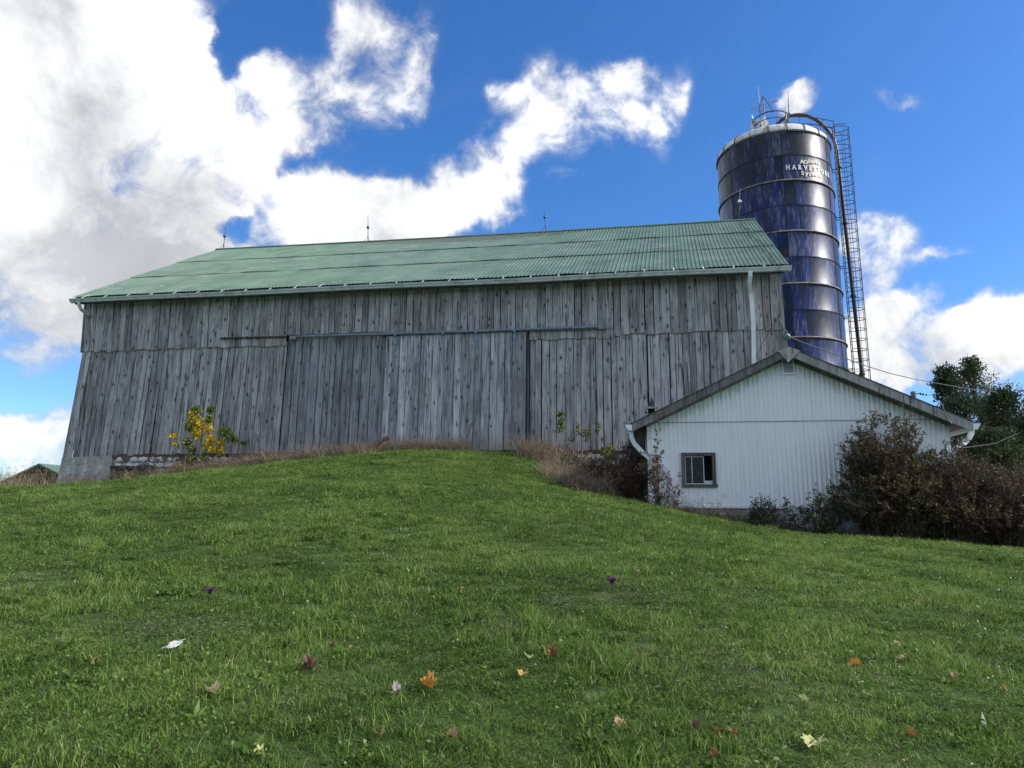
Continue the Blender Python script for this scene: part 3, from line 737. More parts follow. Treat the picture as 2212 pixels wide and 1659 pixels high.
pk.add([(Ap[0]-.24, FA-.03, z_-.10), (Ap[0]+.26, FA-.03, z_-.10), (Ap[0], FA-.03, z_+.01), (Ap[0]-.03, FA-.03, z_-.38), (Ap[0]-.24, FA-.002, z_-.10), (Ap[0]+.26, FA-.002, z_-.10), (Ap[0], FA-.002, z_+.01), (Ap[0]-.03, FA-.002, z_-.38)],
       [(0,3,1,2)[::-1], (0,4,7,3), (3,7,5,1), (1,5,6,2), (2,6,4,0)])
pk.obj('peak_plate', M_TRIM, shed)
# inner trim line beneath each bargeboard
for sa, sb in ((0.0, Ap[0]), (Ap[0], WS1)):
    q = []
    mb = MB()
    for dz_ in (-barge_h-.10, -barge_h-.02):
        for a_ in (-.045, -.018):
            for s_ in (sa, sb): q.append((s_, a_, roofz(s_)+dz_+.10-ZS))
    mb.hexa(q).obj('frieze_trim', M_TRIM, shed)
# vent
v0, v1 = spx(1690, 777), spx(1713, 806)
vm = MB(); vm.box(v0[0]-.03, v0[0], -.05, -.014, v1[1]-ZS, v0[1]-ZS); vm.box(v1[0], v1[0]+.03, -.05, -.014, v1[1]-ZS, v0[1]-ZS)
vm.box(v0[0]-.03, v1[0]+.03, -.05, -.014, v0[1]-ZS, v0[1]+.03-ZS); vm.box(v0[0]-.05, v1[0]+.05, -.055, -.014, v1[1]-.04-ZS, v1[1]-ZS)
vent = vm.obj('vent', M_WHITE, shed)
MB().box(v0[0], v1[0], -.022, -.014, v1[1]-ZS, v0[1]-ZS).obj('backing', M_INNER, vent)
for i in range(8):
    zz = v1[1] + (v0[1]-v1[1])*(i+.5)/8 - ZS
    MB().hexa([(v0[0], -.055, zz-.018), (v1[0], -.055, zz-.018), (v0[0], -.024, zz+.006), (v1[0], -.024, zz+.006), (v0[0], -.055, zz-.010), (v1[0], -.055, zz-.010), (v0[0], -.024, zz+.014), (v1[0], -.024, zz+.014)]).obj('louvre', M_WHITE, vent)
# window
t_ = .085; wm = MB()
wm.box(WX0, WX1, -.045, .05, WZ1-t_*.9-ZS, WZ1-ZS); wm.box(WX0, WX1+.02, -.055, .05, WZ0-.02-ZS, WZ0+t_*.6-ZS)
wm.box(WX0, WX0+t_, -.042, .05, WZ0+t_*.6-ZS, WZ1-t_*.9-ZS); wm.box(WX1-t_, WX1, -.042, .05, WZ0+t_*.6-ZS, WZ1-t_*.9-ZS)
wf = wm.obj('window', M_FRAME, shed)
MB().box(WX0-.1, WX1+.1, .30, .32, WZ0-.1-ZS, WZ1+.1-ZS).obj('room_shade_sheet', M_INNER, wf)  # dark sheet in place of the unlit room
ix0, ix1, iz0, iz1 = WX0+t_, WX1-t_, WZ0+t_*.6-ZS, WZ1-t_*.9-ZS
iw = ix1-ix0; sx1 = ix0 + iw*.70
sm = MB()
for x in (ix0, ix0 + iw*.24, sx1-.018): sm.box(x, x+.016, -.012, .010, iz0+.02, iz1-.02)
sm.box(ix0, sx1, -.012, .010, iz0+.005, iz0+.025); sm.box(ix0, sx1, -.012, .010, iz1-.03, iz1-.015)
sash = sm.obj('sash', M_ALU, wf)
MB().box(ix0+.016, ix0+iw*.24, -.002, .002, iz0+.025, iz1-.03).obj('pane', M_GLASS, wf)
MB().box(ix0+iw*.24+.016, sx1-.018, -.002, .002, iz0+.025, iz1-.03).obj('pane', M_GLASS, wf)
MB().box(sx1, ix1, .02, .04, iz0, iz0+.09).obj('ledge', M_ALU, wf)
# gutters and spouts of the shed
def kgut(s_, a0, a1, z_, sg, parent, nm='gutter'):
    pr = [(0, .07), (0, -.07), (.09, -.07), (.12, -.02), (.17, .07)]
    v = []; 
    for a_ in (a0, a1): v += [(s_ + sg*x, a_, z_ + h_) for x, h_ in pr]
    k = 5; f = [(j, (j+1) % k, k+(j+1) % k, k+j) for j in range(k)] + [tuple(range(k)), tuple(range(2*k-1, k-1, -1))]
    return MB().add(v, f).obj(nm, M_WHITE, parent)
kgut(La[0]-.01, FA-.02, 3.8, La[1]-.11-ZS, -1, shed); kgut(Ra[0]+.01, FA-.02, SLEN, Ra[1]-.11-ZS, 1, shed)
q = [spx(px, py, a_) + (a_,) for px, py, a_ in ((1362, 930, -.15), (1364, 945, -.15), (1370, 958, -.12), (1384, 973, -.10), (1400, 987, -.09), (1422, 1004, -.08), (1440, 1016, -.07), (1447, 1030, -.07), (1449, 1080, -.07))]
spout([(a_[0], a_[2], a_[1]-ZS) for a_ in q], .055, .042).obj('downspout', M_WHITE, shed)
q = [spx(px, py, a_) + (a_,) for px, py, a_ in ((2098, 926, .1), (2098, 936, .1), (2092, 948, .08), (2080, 958, .05), (2066, 966, .02), (2058, 980, .0), (2056, 1060, .0))]
spout([(a_[0], a_[2], a_[1]-ZS) for a_ in q], .055, .042).obj('downspout', M_WHITE, shed)
# cable hanging over the right bargeboard
q = [spx(px, py, FA-.05) for px, py in ((2031, 868), (2038, 884), (2046, 905), (2056, 916))]
MB().tube([(a_[0], FA-.06, a_[1]-ZS) for a_ in q], .012, 5).obj('cable', M_CABLE, shed)

# ------------------------------------------------------------------ silo
SR = 3.05; SY = 34.6
ctr = P(1681, 475, SY - .0); 
SCX = None
# centre so that the two outlines near y=475 fall on 1556 and 1806
for it in range(1):
    a_l = math.atan2(*ray(1555.5, 475)[:2]); a_r = math.atan2(*ray(1806, 475)[:2]); am = (a_l+a_r)/2
    dist = SR/math.sin((a_r-a_l)/2); SCX, SCY = dist*math.sin(am), dist*math.cos(am)
print('silo centre', SCX, SCY, dist)
VD = Vector((-SCX, -SCY)).normalized()              # towards the camera
VR = Vector((-VD.y, VD.x))                           # to the right in the picture
if VR.x < 0: VR = -VR
def sil_ang(deg): # angle from camera direction, positive to the right
    v_ = VD*math.cos(R(deg)) + VR*math.sin(R(deg)); return v_
def z_at(py, px=1692):
    q = Vector((SCX, SCY)) + VD*SR; d = ray(px, py); t = math.hypot(q.x, q.y)/math.hypot(d[0], d[1]); return float(CAMZ + d[2]*t)
zc = [z_at(y) for y in (281, 332, 390, 444, 501, 555.6, 615, 671, 730)]
print('rings', [round(z, 2) for z in zc])
RH = (zc[0]-zc[-1])/8; ZT = zc[0]; SZ0 = .3
levels = [zc[0] - RH*k for k in range(15)]; levels = [z for z in levels if z > SZ0] + [SZ0]
silo = empty('silo', (SCX, SCY, SZ0), 0, label='tall dark blue steel silo with white domed rim behind the barn', cat='silo')
seams = [-97, -46, 9, 64, 113, 162, 212]
def arc_pts(r, d0, d1, k): return [sil_ang(d0 + (d1-d0)*i/k)*r for i in range(k+1)]
nb = MB(); nb2 = MB()
for li in range(len(levels)-1):
    zt, zb_ = levels[li] - SZ0, levels[li+1] - SZ0
    for j in range(7):
        d0 = seams[j]; d1 = seams[(j+1) % 7] + (360 if j == 6 else 0); k = 9
        A_ = arc_pts(SR + (.008 if j % 2 else 0), d0, d1, k); v = [(p.x, p.y, z) for z in (zb_, zt) for p in A_]
        # turned in lip at the lower edge gives the joint
        v = [(p.x*1.004, p.y*1.004, zb_) for p in A_] + [(p.x, p.y, zb_+.03) for p in A_] + [(p.x, p.y, zt) for p in A_]
        n_ = k+1; f = [(r_*n_+i, r_*n_+i+1, (r_+1)*n_+i+1, (r_+1)*n_+i) for r_ in range(2) for i in range(k)]
        me = MB().add(v, f).mesh('wall_sheet', True)
        link('wall_sheet', me, M_SILO, silo)
    # dark bolts round the joint and up the seams, only where a side step could see them
    for q in np.arange(-115, 118, 2.6 if li % 2 else 2.3):
        p = sil_ang(q)*(SR+.012); M_ = Matrix.Translation((p.x, p.y, zb_+.035)) @ Matrix.Rotation(math.atan2(p.y, p.x), 4, 'Z')
        nb.box(-.012, .02, -.026, .026, -.028, .028, M_)
    for sd_ in seams[:5]:
        for z in np.arange(zb_+.1, zt-.04, .115):
            p = sil_ang(sd_+.3)*(SR+.012); M_ = Matrix.Translation((p.x, p.y, z)) @ Matrix.Rotation(math.atan2(p.y, p.x), 4, 'Z')
            nb.box(-.012, .02, -.026, .026, -.026, .026, M_)
nb.obj('bolts', M_BOLT, silo, kind='stuff')
for li in (2, 4, 6, 8, 10, 12):
    if li < len(levels):
        z = levels[li] - SZ0; ring = [sil_ang(360*i/72)*(SR+.045) for i in range(72)]
        MB().tube([(p.x, p.y, z) for p in ring], .042, 6, closed=True).obj('stiffener_ring', M_HOOP, silo, smooth=True)
# domed rim and roof panels
dp = [(SR+.04, -.02), (SR+.03, .16), (SR-.03, .34), (SR-.18, .52), (SR-.46, .68), (1.6, 1.0), (.55, 1.25)]
for j in range(20):
    d0 = -2 + j*18; k = 4; v = []
    for (r_, z_) in dp:
        for i in range(k+1): p = sil_ang(d0 + 18*i/k)*r_; v.append((p.x, p.y, ZT - SZ0 + z_))
    n_ = k+1; f = [(r_*n_+i, r_*n_+i+1, (r_+1)*n_+i+1, (r_+1)*n_+i) for r_ in range(len(dp)-1) for i in range(k)]
    link('roof_panel', MB().add(v, f).mesh('roof_panel', True), M_DOME, silo)
    MB().tube([(sil_ang(d0).x*(r_+.015), sil_ang(d0).y*(r_+.015), ZT - SZ0 + z_ + .012) for r_, z_ in dp], .035, 5).obj('roof_rib', M_HOOP if j % 3 else M_RUST, silo)
for q in np.arange(-115, 118, 2.0):
    p = sil_ang(q)*(SR+.05); M_ = Matrix.Translation((p.x, p.y, ZT-SZ0+.03)) @ Matrix.Rotation(math.atan2(p.y, p.x), 4, 'Z')
    nb2.box(-.02, .02, -.03, .03, -.035, .035, M_)
nb2.obj('rim_bolts', M_BOLT, silo, kind='stuff')
MB().tube([(0, 0, ZT-SZ0+1.15), (0, 0, ZT-SZ0+1.45)], .56, 16).obj('top_hatch', M_DOME, silo)
def SL(v_): return (v_[0]-SCX, v_[1]-SCY, v_[2]-SZ0)
def SP(px, py, Y): return Vector(SL(P(px, py, Y)))
def zm(x, y): return ((2600 + x*.36166)/1.73599, (250 + y*.36166)/1.73599)    # zoomed view -> full picture
# round guard rail about the hatch: two rails on posts
def hoop(px, py, rad, Y, r_, k=40, a0=0, a1=360):
    c = SP(*zm(px, py), Y); return [(c.x + rad*math.cos(R(a0+(a1-a0)*i/k)), c.y + rad*math.sin(R(a0+(a1-a0)*i/k)), c.z) for i in range(k+(0 if a1-a0 == 360 else 1))]
gr = MB(); gr.tube(hoop(806, 556, .98, SCY, .03), .032, 6, closed=True); gr.tube(hoop(810, 622, .98, SCY, .03), .022, 6, closed=True)
hp, hq = hoop(806, 556, .98, SCY, .03, 8), hoop(810, 622, .98, SCY, .03, 8)
for a_, b_ in zip(hp, hq): gr.tube([a_, (b_[0], b_[1], b_[2]-.35)], .022, 5)
gr.obj('guard_rail', M_DARK, silo)
ct = hp[0]
# ladder outside the rim with hooped cage
LD = sil_ang(96); LT = sil_ang(96+90)              # outwards, tangent
lad_c = LD*(SR+.62); zl_top = SP(*zm(1520, 690), SCY)[2]; zl_bot = 2.2
_lw = Vector((SCX, SCY)) + LD*(SR+.7); zl_top = float(P(1838, 268, _lw.y)[2])
lm = MB()
for q in (-1, 1): lm.tube([tuple((LD*(SR+.30) + LT*.21*q).to_3d() + Vector((0, 0, zl_bot))), tuple((LD*(SR+.30) + LT*.21*q).to_3d() + Vector((0, 0, zl_top-SZ0)))], .024, 6)
ladder = lm.obj('ladder', M_DARK, silo)
rg = MB().tube([tuple((LD*(SR+.30) - LT*.21).to_3d()), tuple((LD*(SR+.30) + LT*.21).to_3d())], .013, 5).mesh('rung')
z = zl_bot
while z < zl_top-SZ0:
    link('rung', rg, M_DARK, ladder, (0, 0, z)); z += .33
cg = []
for i in range(17):
    q = math.pi*(i/16) - math.pi/2; cg.append((LD*(SR+.33 + .40*1.05*max(0, math.cos(q))*1.75 if False else SR+.30 + .80*math.cos(q)) + LT*.38*math.sin(q)).to_3d())
hm = MB().tube([tuple(p) for p in cg], .020, 6).mesh('cage_hoop'); z = 3.2
while z < zl_top-SZ0+.02:
    link('cage_hoop', hm, M_DARK, ladder, (0, 0, z)); z += .56
zcage = z - .56
for i in (3, 6, 8, 10, 13): MB().tube([tuple(cg[i] + Vector((0, 0, 3.2))), tuple(cg[i] + Vector((0, 0, zcage)))], .013, 5).obj('cage_bar', M_DARK, ladder)
for z in [l-SZ0+.25 for l in levels[1:-1:2]]:
    for q in (-1, 1): MB().tube([tuple((LD*SR + LT*.18*q).to_3d() + Vector((0, 0, z))), tuple((LD*(SR+.30) + LT*.18*q).to_3d() + Vector((0, 0, z)))], .025, 5).obj('standoff', M_DARK, ladder)
# walkway rails from the hatch ring to the ladder head
LH = (LD*(SR+.30)).to_3d() + Vector((0, 0, zl_top-SZ0))
wr = MB()
for q in (-1, 1):
    st = Vector((ct[0], ct[1], ct[2])) + LT.to_3d()*.35*q*1.0; en = LH + LT.to_3d()*.36*q
    for dz in (0, -.42):
        pts = [st.lerp(en, i/8) + Vector((0, 0, dz + .12*math.sin(i/8*math.pi))) for i in range(9)]; wr.tube([tuple(p) for p in pts], .024, 5)
    for i in (2, 4, 6, 8):
        p = st.lerp(en, i/8); wr.tube([tuple(p + Vector((0, 0, .1))), tuple(p + Vector((0, 0, -.75)))], .018, 5)
wr.tube([tuple(LH + Vector((0, 0, 0))), tuple((LD*(SR+.95)).to_3d() + Vector((0, 0, zl_top-SZ0)))], .02, 5)
wr.obj('walkway_rail', M_DARK, silo)
# filler pipe: arch over the rim, then down outside
YP = SCY + .35
arch = [SP(*zm(x, y), SCY+.2) for x, y in ((868, 592), (925, 545), (1000, 510), (1090, 498), (1180, 508), (1270, 548), (1345, 605), (1410, 680), (1455, 750), (1480, 830), (1492, 900))]
end = SP(1862, 808, YP); a_ = arch[-1]; dirp = (end - a_).normalized()
pipe_pts = [tuple(p) for p in arch] + [tuple(a_ + (end-a_)*.33), tuple(a_ + (end-a_)*.66), tuple(end)]
g_ = (end.z - 1.2)/-dirp.z if dirp.z else 0
pipe_pts.append(tuple(end + dirp*(end.z - .1)/abs(dirp.z)))
fp = MB(); fp.tube(pipe_pts, .105, 12); pipe = fp.obj('filler_pipe', M_PIPE, silo, smooth=True)
for k_ in (10.2, 11, 12, 13):
    i0 = int(k_); fr_ = k_ - i0; p = Vector(pipe_pts[i0]).lerp(Vector(pipe_pts[min(i0+1, len(pipe_pts)-1)]), fr_)
    MB().tube([tuple(p - Vector((0, 0, .05))), tuple(p + Vector((0, 0, .05)))], .165, 12).obj('pipe_clamp', M_DARK, pipe)
# lettering
def letters(txt, m_, theta0, zc_, size, sx=1.0, bold=.0, width=1.0, serif=False, colors=None):
    """letters bent round the silo; theta0 = angle of the text centre"""
    ws = []; meshes = []
    for ch in txt:
        cu = bpy.data.curves.new('t', 'FONT'); cu.body = ch; cu.size = size; cu.offset = bold; cu.extrude = 0.006; cu.resolution_u = 2
        o = bpy.data.objects.new('t', cu); sc.collection.objects.link(o)
        bpy.context.view_layer.update()
        me = bpy.data.meshes.new_from_object(o.evaluated_get(bpy.context.evaluated_depsgraph_get()))
        bpy.data.objects.remove(o); bpy.data.curves.remove(cu)
        xs = [v.co.x for v in me.vertices]; x0, x1 = min(xs), max(xs)
        for v in me.vertices: v.co.x -= x0
        if serif:
            hh = max(v.co.y for v in me.vertices); bt = .13*size
            ser = {'H': [(0,.30,0),(.70,1,0),(0,.30,1),(.70,1,1)], 'A': [(-.05,.30,0),(.70,1.05,0)], 'R': [(-.04,.36,0),(.70,1.06,0),(-.04,.3,1)], 'V': [(-.05,.32,1),(.68,1.05,1)],
                   'E': [(-.06,.3,0),(-.06,.3,1)], 'T': [(.28,.72,0)], 'S': [], 'O': []}[ch]
            bm_ = MB(); W_ = x1-x0
            for (u0, u1, top_) in ser:
                yb = hh - bt*.75 if top_ else 0
                bm_.box(u0*W_ - .02*size, u1*W_ + .02*size, yb, yb + bt*.75, -.006, .0065)
            if ser:
                m2 = bm_.mesh('s'); 
                vv = [tuple(v.co) for v in me.vertices] + [tuple(v.co) for v in m2.vertices]; off = len(me.vertices)
                ff = [tuple(p.vertices) for p in me.polygons] + [tuple(i+off for i in p.vertices) for p in m2.polygons]
                me = bpy.data.meshes.new('letter'); me.from_pydata(vv, [], ff)
        ws.append((x1-x0)*sx); meshes.append(me)
    gap = (width - sum(ws))/(len(txt)-1); x = -width/2
    for ch, wd, me, i in zip(txt, ws, meshes, range(99)):
        for v in me.vertices:
            X = x + v.co.x*sx; th = theta0 + math.degrees(X/SR); rr = SR + .018 + v.co.z
            p = sil_ang(th)*rr; zz = v.co.y + zc_ - SZ0; v.co = (p.x, p.y, zz)
        me.update(); mm = (colors[i] if colors else m_); link('letter', me, mm, silo); x += wd + gap
def z_ang(py, deg):
    q = Vector((SCX, SCY)) + sil_ang(deg)*SR; px = PW/2 + FPX*q.x/(q.y*math.cos(PITCH) + 16*math.sin(PITCH)); d = ray(px, py)
    return float(CAMZ + d[2]*math.hypot(q.x, q.y)/math.hypot(d[0], d[1]))
letters('HARVESTORE', M_LETW, 38.8, z_ang(368.5, 38.8), .37, .80, .014, 2.85, True, [M_LETW]*4 + [M_LETC]*3 + [M_LETW]*3)
letters('AO', M_LETC, 30.3, z_ang(353, 30.3), .30, 1.15, .013, .50); letters('Smith', M_LETC, 42.0, z_ang(353, 42), .27, 1.0, .011, .76)
letters('System', M_LETC, 38.5, z_ang(380, 38.5), .30, 1.1, .012, 1.26)

# things mounted on top of the silo
def top_thing(name, lab, cat, px, py, **kw):
    p = P(*zm(px, py), SCY); return empty(name, p, 0, label=lab, cat=cat, **kw), Vector(p)
def q_(px, py, O, dy=0): return tuple(Vector(P(*zm(px, py), SCY+dy)) - O)
e, O = top_thing('antenna', 'thin pale whip antenna left of the wire star on the silo top', 'antenna', 695, 620, group='antennas on the silo top')
MB().tube([(0, 0, 0), q_(688, 380, O)], .022, 5).obj('mast', M_CABLE, e); MB().tube([q_(688, 380, O), q_(672, 195, O)], [.022, .010], 5).obj('whip', M_WHITE, e)
e, O = top_thing('antenna', 'tall dark whip antenna nearest the ladder on the silo top', 'antenna', 990, 600, group='antennas on the silo top')
MB().tube([(0, 0, 0), q_(988, 470, O)], .035, 6).obj('mast', M_CABLE, e); MB().tube([q_(988, 470, O), q_(982, 250, O)], [.026, .012], 5).obj('whip', M_CABLE, e)
MB().sphere(q_(992, 490, O), .10).obj('clamp', M_GALV, e)
e, O = top_thing('antenna', 'short dark antenna just left of the tall dark whip on the silo', 'antenna', 957, 600, group='antennas on the silo top')
MB().tube([(0, 0, 0), q_(954, 480, O)], .022, 5).obj('mast', M_CABLE, e); MB().tube([q_(954, 480, O), q_(951, 402, O)], [.018, .010], 5).obj('whip', M_CABLE, e)
e, O = top_thing('wire_star', 'large five pointed wire star on a mast above the silo', 'star', 748, 620)
MB().tube([(0, 0, 0), q_(718, 292, O)], .03, 6).obj('mast', M_DARK, e)
V5 = [q_(718, 300, O, -.08), q_(873, 345, O, .25), q_(836, 472, O, .2), q_(683, 466, O, -.1), q_(595, 440, O, -.3)]
for a_, b_ in ((0, 2), (2, 4), (4, 1), (1, 3), (3, 0)): MB().tube([V5[a_], V5[b_]], .018, 5).obj('star_bar', M_RUST, e)
for (cx, cy, rad, lab) in ((652, 602, .38, 'grey satellite dish facing left under the round rail on the silo'), (968, 548, .28, 'small pale dish turned edge on beside the tall dark antenna')):
    e, O = top_thing('satellite_dish', lab, 'dish', cx, cy+55, group='dishes on the silo top')
    c = Vector(q_(cx, cy, O, .1)); ax = Vector((-.55, -.75, .35)).normalized() if cx < 800 else Vector((-.8, .2, .3)).normalized(); u_ = ax.cross(Vector((0, 0, 1))).normalized(); w_ = ax.cross(u_)
    v = [tuple(c)]; f = []
    for r_i in range(1, 5):
        for j in range(18):
            q = 2*math.pi*j/18; rr = rad*r_i/4; v.append(tuple(c + (u_*math.cos(q)*(.9 if cx < 800 else .7) + w_*math.sin(q))*rr + ax*(.25*rr*rr/rad)))
    f = [(0, 1+j, 1+(j+1) % 18) for j in range(18)] + [(1+r_i*18+j, 1+r_i*18+(j+1) % 18, 1+(r_i+1)*18+(j+1) % 18, 1+(r_i+1)*18+j) for r_i in range(3) for j in range(18)]
    MB().add(v, f).obj('dish', M_DOME, e, smooth=True)
    MB().tube([(0, 0, -.3), tuple(c - ax*.03)], .03, 6).obj('mount', M_CABLE, e)
    MB().tube([tuple(c - w_*rad*.8), tuple(c + ax*rad*.8)], .012, 4).obj('arm', M_CABLE, e); MB().sphere(tuple(c + ax*rad*.8), .05).obj('receiver', M_GALV, e)
e, O = top_thing('camera', 'little white cylinder sensor on a stalk at the left of the silo rail', 'sensor', 618, 600)
MB().tube([(0, 0, 0), q_(610, 535, O)], .018, 5).obj('stalk', M_CABLE, e); MB().tube([q_(612, 540, O), q_(604, 505, O)], [.06, .05], 8).obj('housing', M_WHITE, e)
e.name = 'sensor'
e, O = top_thing('control_box', 'white relay box on the silo roof behind the round rail', 'box', 735, 640)
mb = MB(); c = Vector(q_(735, 612, O)); mb.box(c.x-.2, c.x+.2, c.y-.12, c.y+.12, c.z-.35, c.z+.25); mb.add([(c.x-.12, c.y-.1, c.z+.25), (c.x+.12, c.y-.1, c.z+.25), (c.x+.12, c.y+.1, c.z+.25), (c.x-.12, c.y+.1, c.z+.25), (c.x, c.y, c.z+.75)], [(0,1,4),(1,2,4),(2,3,4),(3,0,4)])
mb.obj('housing', M_DOME, e)
# small white box hanging on a wire in front of the silo
pz = Vector(P(*zm(480, 1395), SCY-SR-.25)); e = empty('hanging_box', pz, 0, label='small white box hanging on a wire down the left of the silo', cat='box')
MB().hexa([(-.10,-.07,-.07),(.10,-.07,-.07),(-.10,.07,-.07),(.10,.07,-.07),(-.08,-.07,.03),(.08,-.07,.03),(-.08,.07,.03),(.08,.07,.03)]).obj('housing', M_WHITE, e)
MB().add([(-.08,-.07,.032),(.08,-.07,.032),(.08,.07,.032),(-.08,.07,.032),(0,0,.10)], [(0,1,4),(1,2,4),(2,3,4),(3,0,4)]).obj('cap', M_WHITE, e)
MB().tube([(0, 0, .09), tuple(Vector(P(*zm(488, 1262), SCY-SR-.25)) - pz)], .007, 5).obj('wire', M_WHITE, e)
MB().tube([(0, 0, -.1), tuple(Vector(P(*zm(470, 1560), SCY-SR-.25)) - pz)], .010, 5).obj('wire', M_CABLE, e)

# yard lamp at the barn corner
LQ = P(1699, 727, 21.2); e = empty('barn_lamp', LQ, BROT, label='round green enamel yard lamp on a bent arm at the barn corner', cat='lamp')
MB().tube([(-.16, .1, .62), (-.12, .02, .45), (-.04, 0, .2), (-.01, 0, .06)], .018, 6).obj('arm', M_LAMP, e)
MB().sphere((0, 0, 0), .12, 12, 8, (1, 1, .9)).obj('shade', M_LAMP, e, smooth=True)
MB().tube([(0, 0, .08), (0, 0, .16)], .05, 8).obj('socket', M_CABLE, e)
# power line and pole
pl = [P(1694, 722, 21.3)]; pe = P(2212*1.06, 853, 40)
pxs = [(1703, 727, 21.4), (1740, 742, 22), (1800, 764, 23), (1860, 787, 24), (1920, 806, 26), (1980, 820, 28), (2040, 831, 31), (2100, 841, 34), (2160, 848, 37), (2212, 853, 40), (2330, 862, 46)]
pl = [tuple(P(*q)) for q in pxs]
O = Vector(pl[0]); MB().tube([tuple(Vector(p)-O) for p in pl], .016, 5).obj('power_line', M_CABLE, None, tuple(O), label='black power line sagging from the barn corner towards the dark trees', cat='cable')
pb = P(1972, 846, 40); e = empty('utility_pole', (pb[0], pb[1], h1(pb[0], pb[1])), 0, label='grey wooden utility pole top showing above the shed roof', cat='pole')
hz_ = pb[2]-e.location.z
MB().tube([(0, 0, -.3), (0, 0, hz_)], [.17, .13], 10).obj('pole', M_PTWIG, e)
MB().tube([(0, 0, hz_-.15), (.35, 0, hz_-.10), (.6, 0, hz_-.2)], .03, 6).obj('insulator_arm', M_DARK, e)
for i in range(3): MB().sphere((.42+i*.16, 0, hz_-.12-.03*i), .07, 8, 5, (.5, 1, 1)).obj('insulator', M_DARK, e)
q1 = Vector(P(2212, 846, 42)) - Vector(e.location); MB().tube([(.85, 0, hz_-.2), tuple((Vector((.85, 0, hz_-.2))+q1)/2 - Vector((0, 0, .15))), tuple(q1)], .012, 4).obj('wire', M_CABLE, e)
q0 = Vector(P(2075, 968, 16.9)); q1 = Vector(P(2150, 958, 24)); q2 = Vector(P(2240, 918, 40))
MB().tube([(0, 0, 0), tuple(q1-q0), tuple(q2-q0)], .007, 5).obj('service_cable', M_CABLE, None, tuple(q0), label='thin grey cable from the shed eave up towards the trees', cat='cable')

# ------------------------------------------------------------------ vegetation builders (numpy)
def norm(v): return v/np.maximum(np.linalg.norm(v, axis=-1, keepdims=True), 1e-9)
def leaf_quads(C_, D_, L_, W_, r):
    """diamond leaves, folded on the midrib: centres, directions, lengths, widths"""
    n = len(C_); up = norm(r.normal(size=(n, 3))); side = norm(np.cross(D_, up)); nn = np.cross(side, D_)
    L_ = np.broadcast_to(L_, (n,))[:, None]; W_ = np.broadcast_to(W_, (n,))[:, None]
    a = C_; b = C_ + D_*L_*.45 + side*W_*.5 + nn*W_*.15; c = C_ + D_*L_; d = C_ + D_*L_*.45 - side*W_*.5 + nn*W_*.15
    V = np.stack([a, b, c, d], 1).reshape(-1, 3); F = np.arange(n*4).reshape(n, 4); return V, F
def prisms(P0, P1, r0, r1):
    n = len(P0); t = norm(P1-P0); ref = np.where(np.abs(t[:, 2:3]) < .9, np.array([[0, 0, 1.]]), np.array([[1., 0, 0]]))
    a = norm(np.cross(t, ref)); b = np.cross(t, a); r0 = np.broadcast_to(r0, (n,))[:, None]; r1 = np.broadcast_to(r1, (n,))[:, None]
    vs = []
    for Pp, rr in ((P0, r0), (P1, r1)):
        for k in range(3):
            q = 2*math.pi*k/3; vs.append(Pp + (a*math.cos(q) + b*math.sin(q))*rr)
    V = np.stack(vs, 1).reshape(-1, 3); base = (np.arange(n)*6)[:, None]
    F = np.concatenate([base + np.array([[0, 1, 4, 3]]), base + np.array([[1, 2, 5, 4]]), base + np.array([[2, 0, 3, 5]])]); return V, F
def ribbons(B, H, lean, W, r, seg=3, tip=.1):
    """curved grass stems: bases, heights, lean vectors"""
    n = len(B); ang = r.uniform(0, 2*math.pi, n); side = np.c_[np.cos(ang), np.sin(ang), np.zeros(n)]
    W = np.broadcast_to(W, (n,))[:, None]; H = np.broadcast_to(H, (n,))[:, None]; vs = []
    for i in range(seg+1):
        t = i/seg; p = B + np.c_[lean[:, 0], lean[:, 1], np.zeros(n)]*H*t*t + np.array([[0, 0, 1.]])*H*(t - .25*t*t*np.minimum(1, np.linalg.norm(lean[:, :2], axis=1, keepdims=True)*1.6))
        w = W*(1-t*(1-tip)); vs += [p - side*w*.5, p + side*w*.5]
    V = np.stack(vs, 1).reshape(-1, 3); base = (np.arange(n)*2*(seg+1))[:, None]
    F = np.concatenate([base + np.array([[2*i, 2*i+1, 2*i+3, 2*i+2]]) for i in range(seg)]); return V, F
def merge(parts):
    Vs, Fs, Ts, o = [], [], [], 0
    for V, F, T in parts: Vs.append(V); Fs.append(F+o); Ts.append(T); o += len(V)
    return np.concatenate(Vs), np.concatenate(Fs), np.concatenate(Ts)

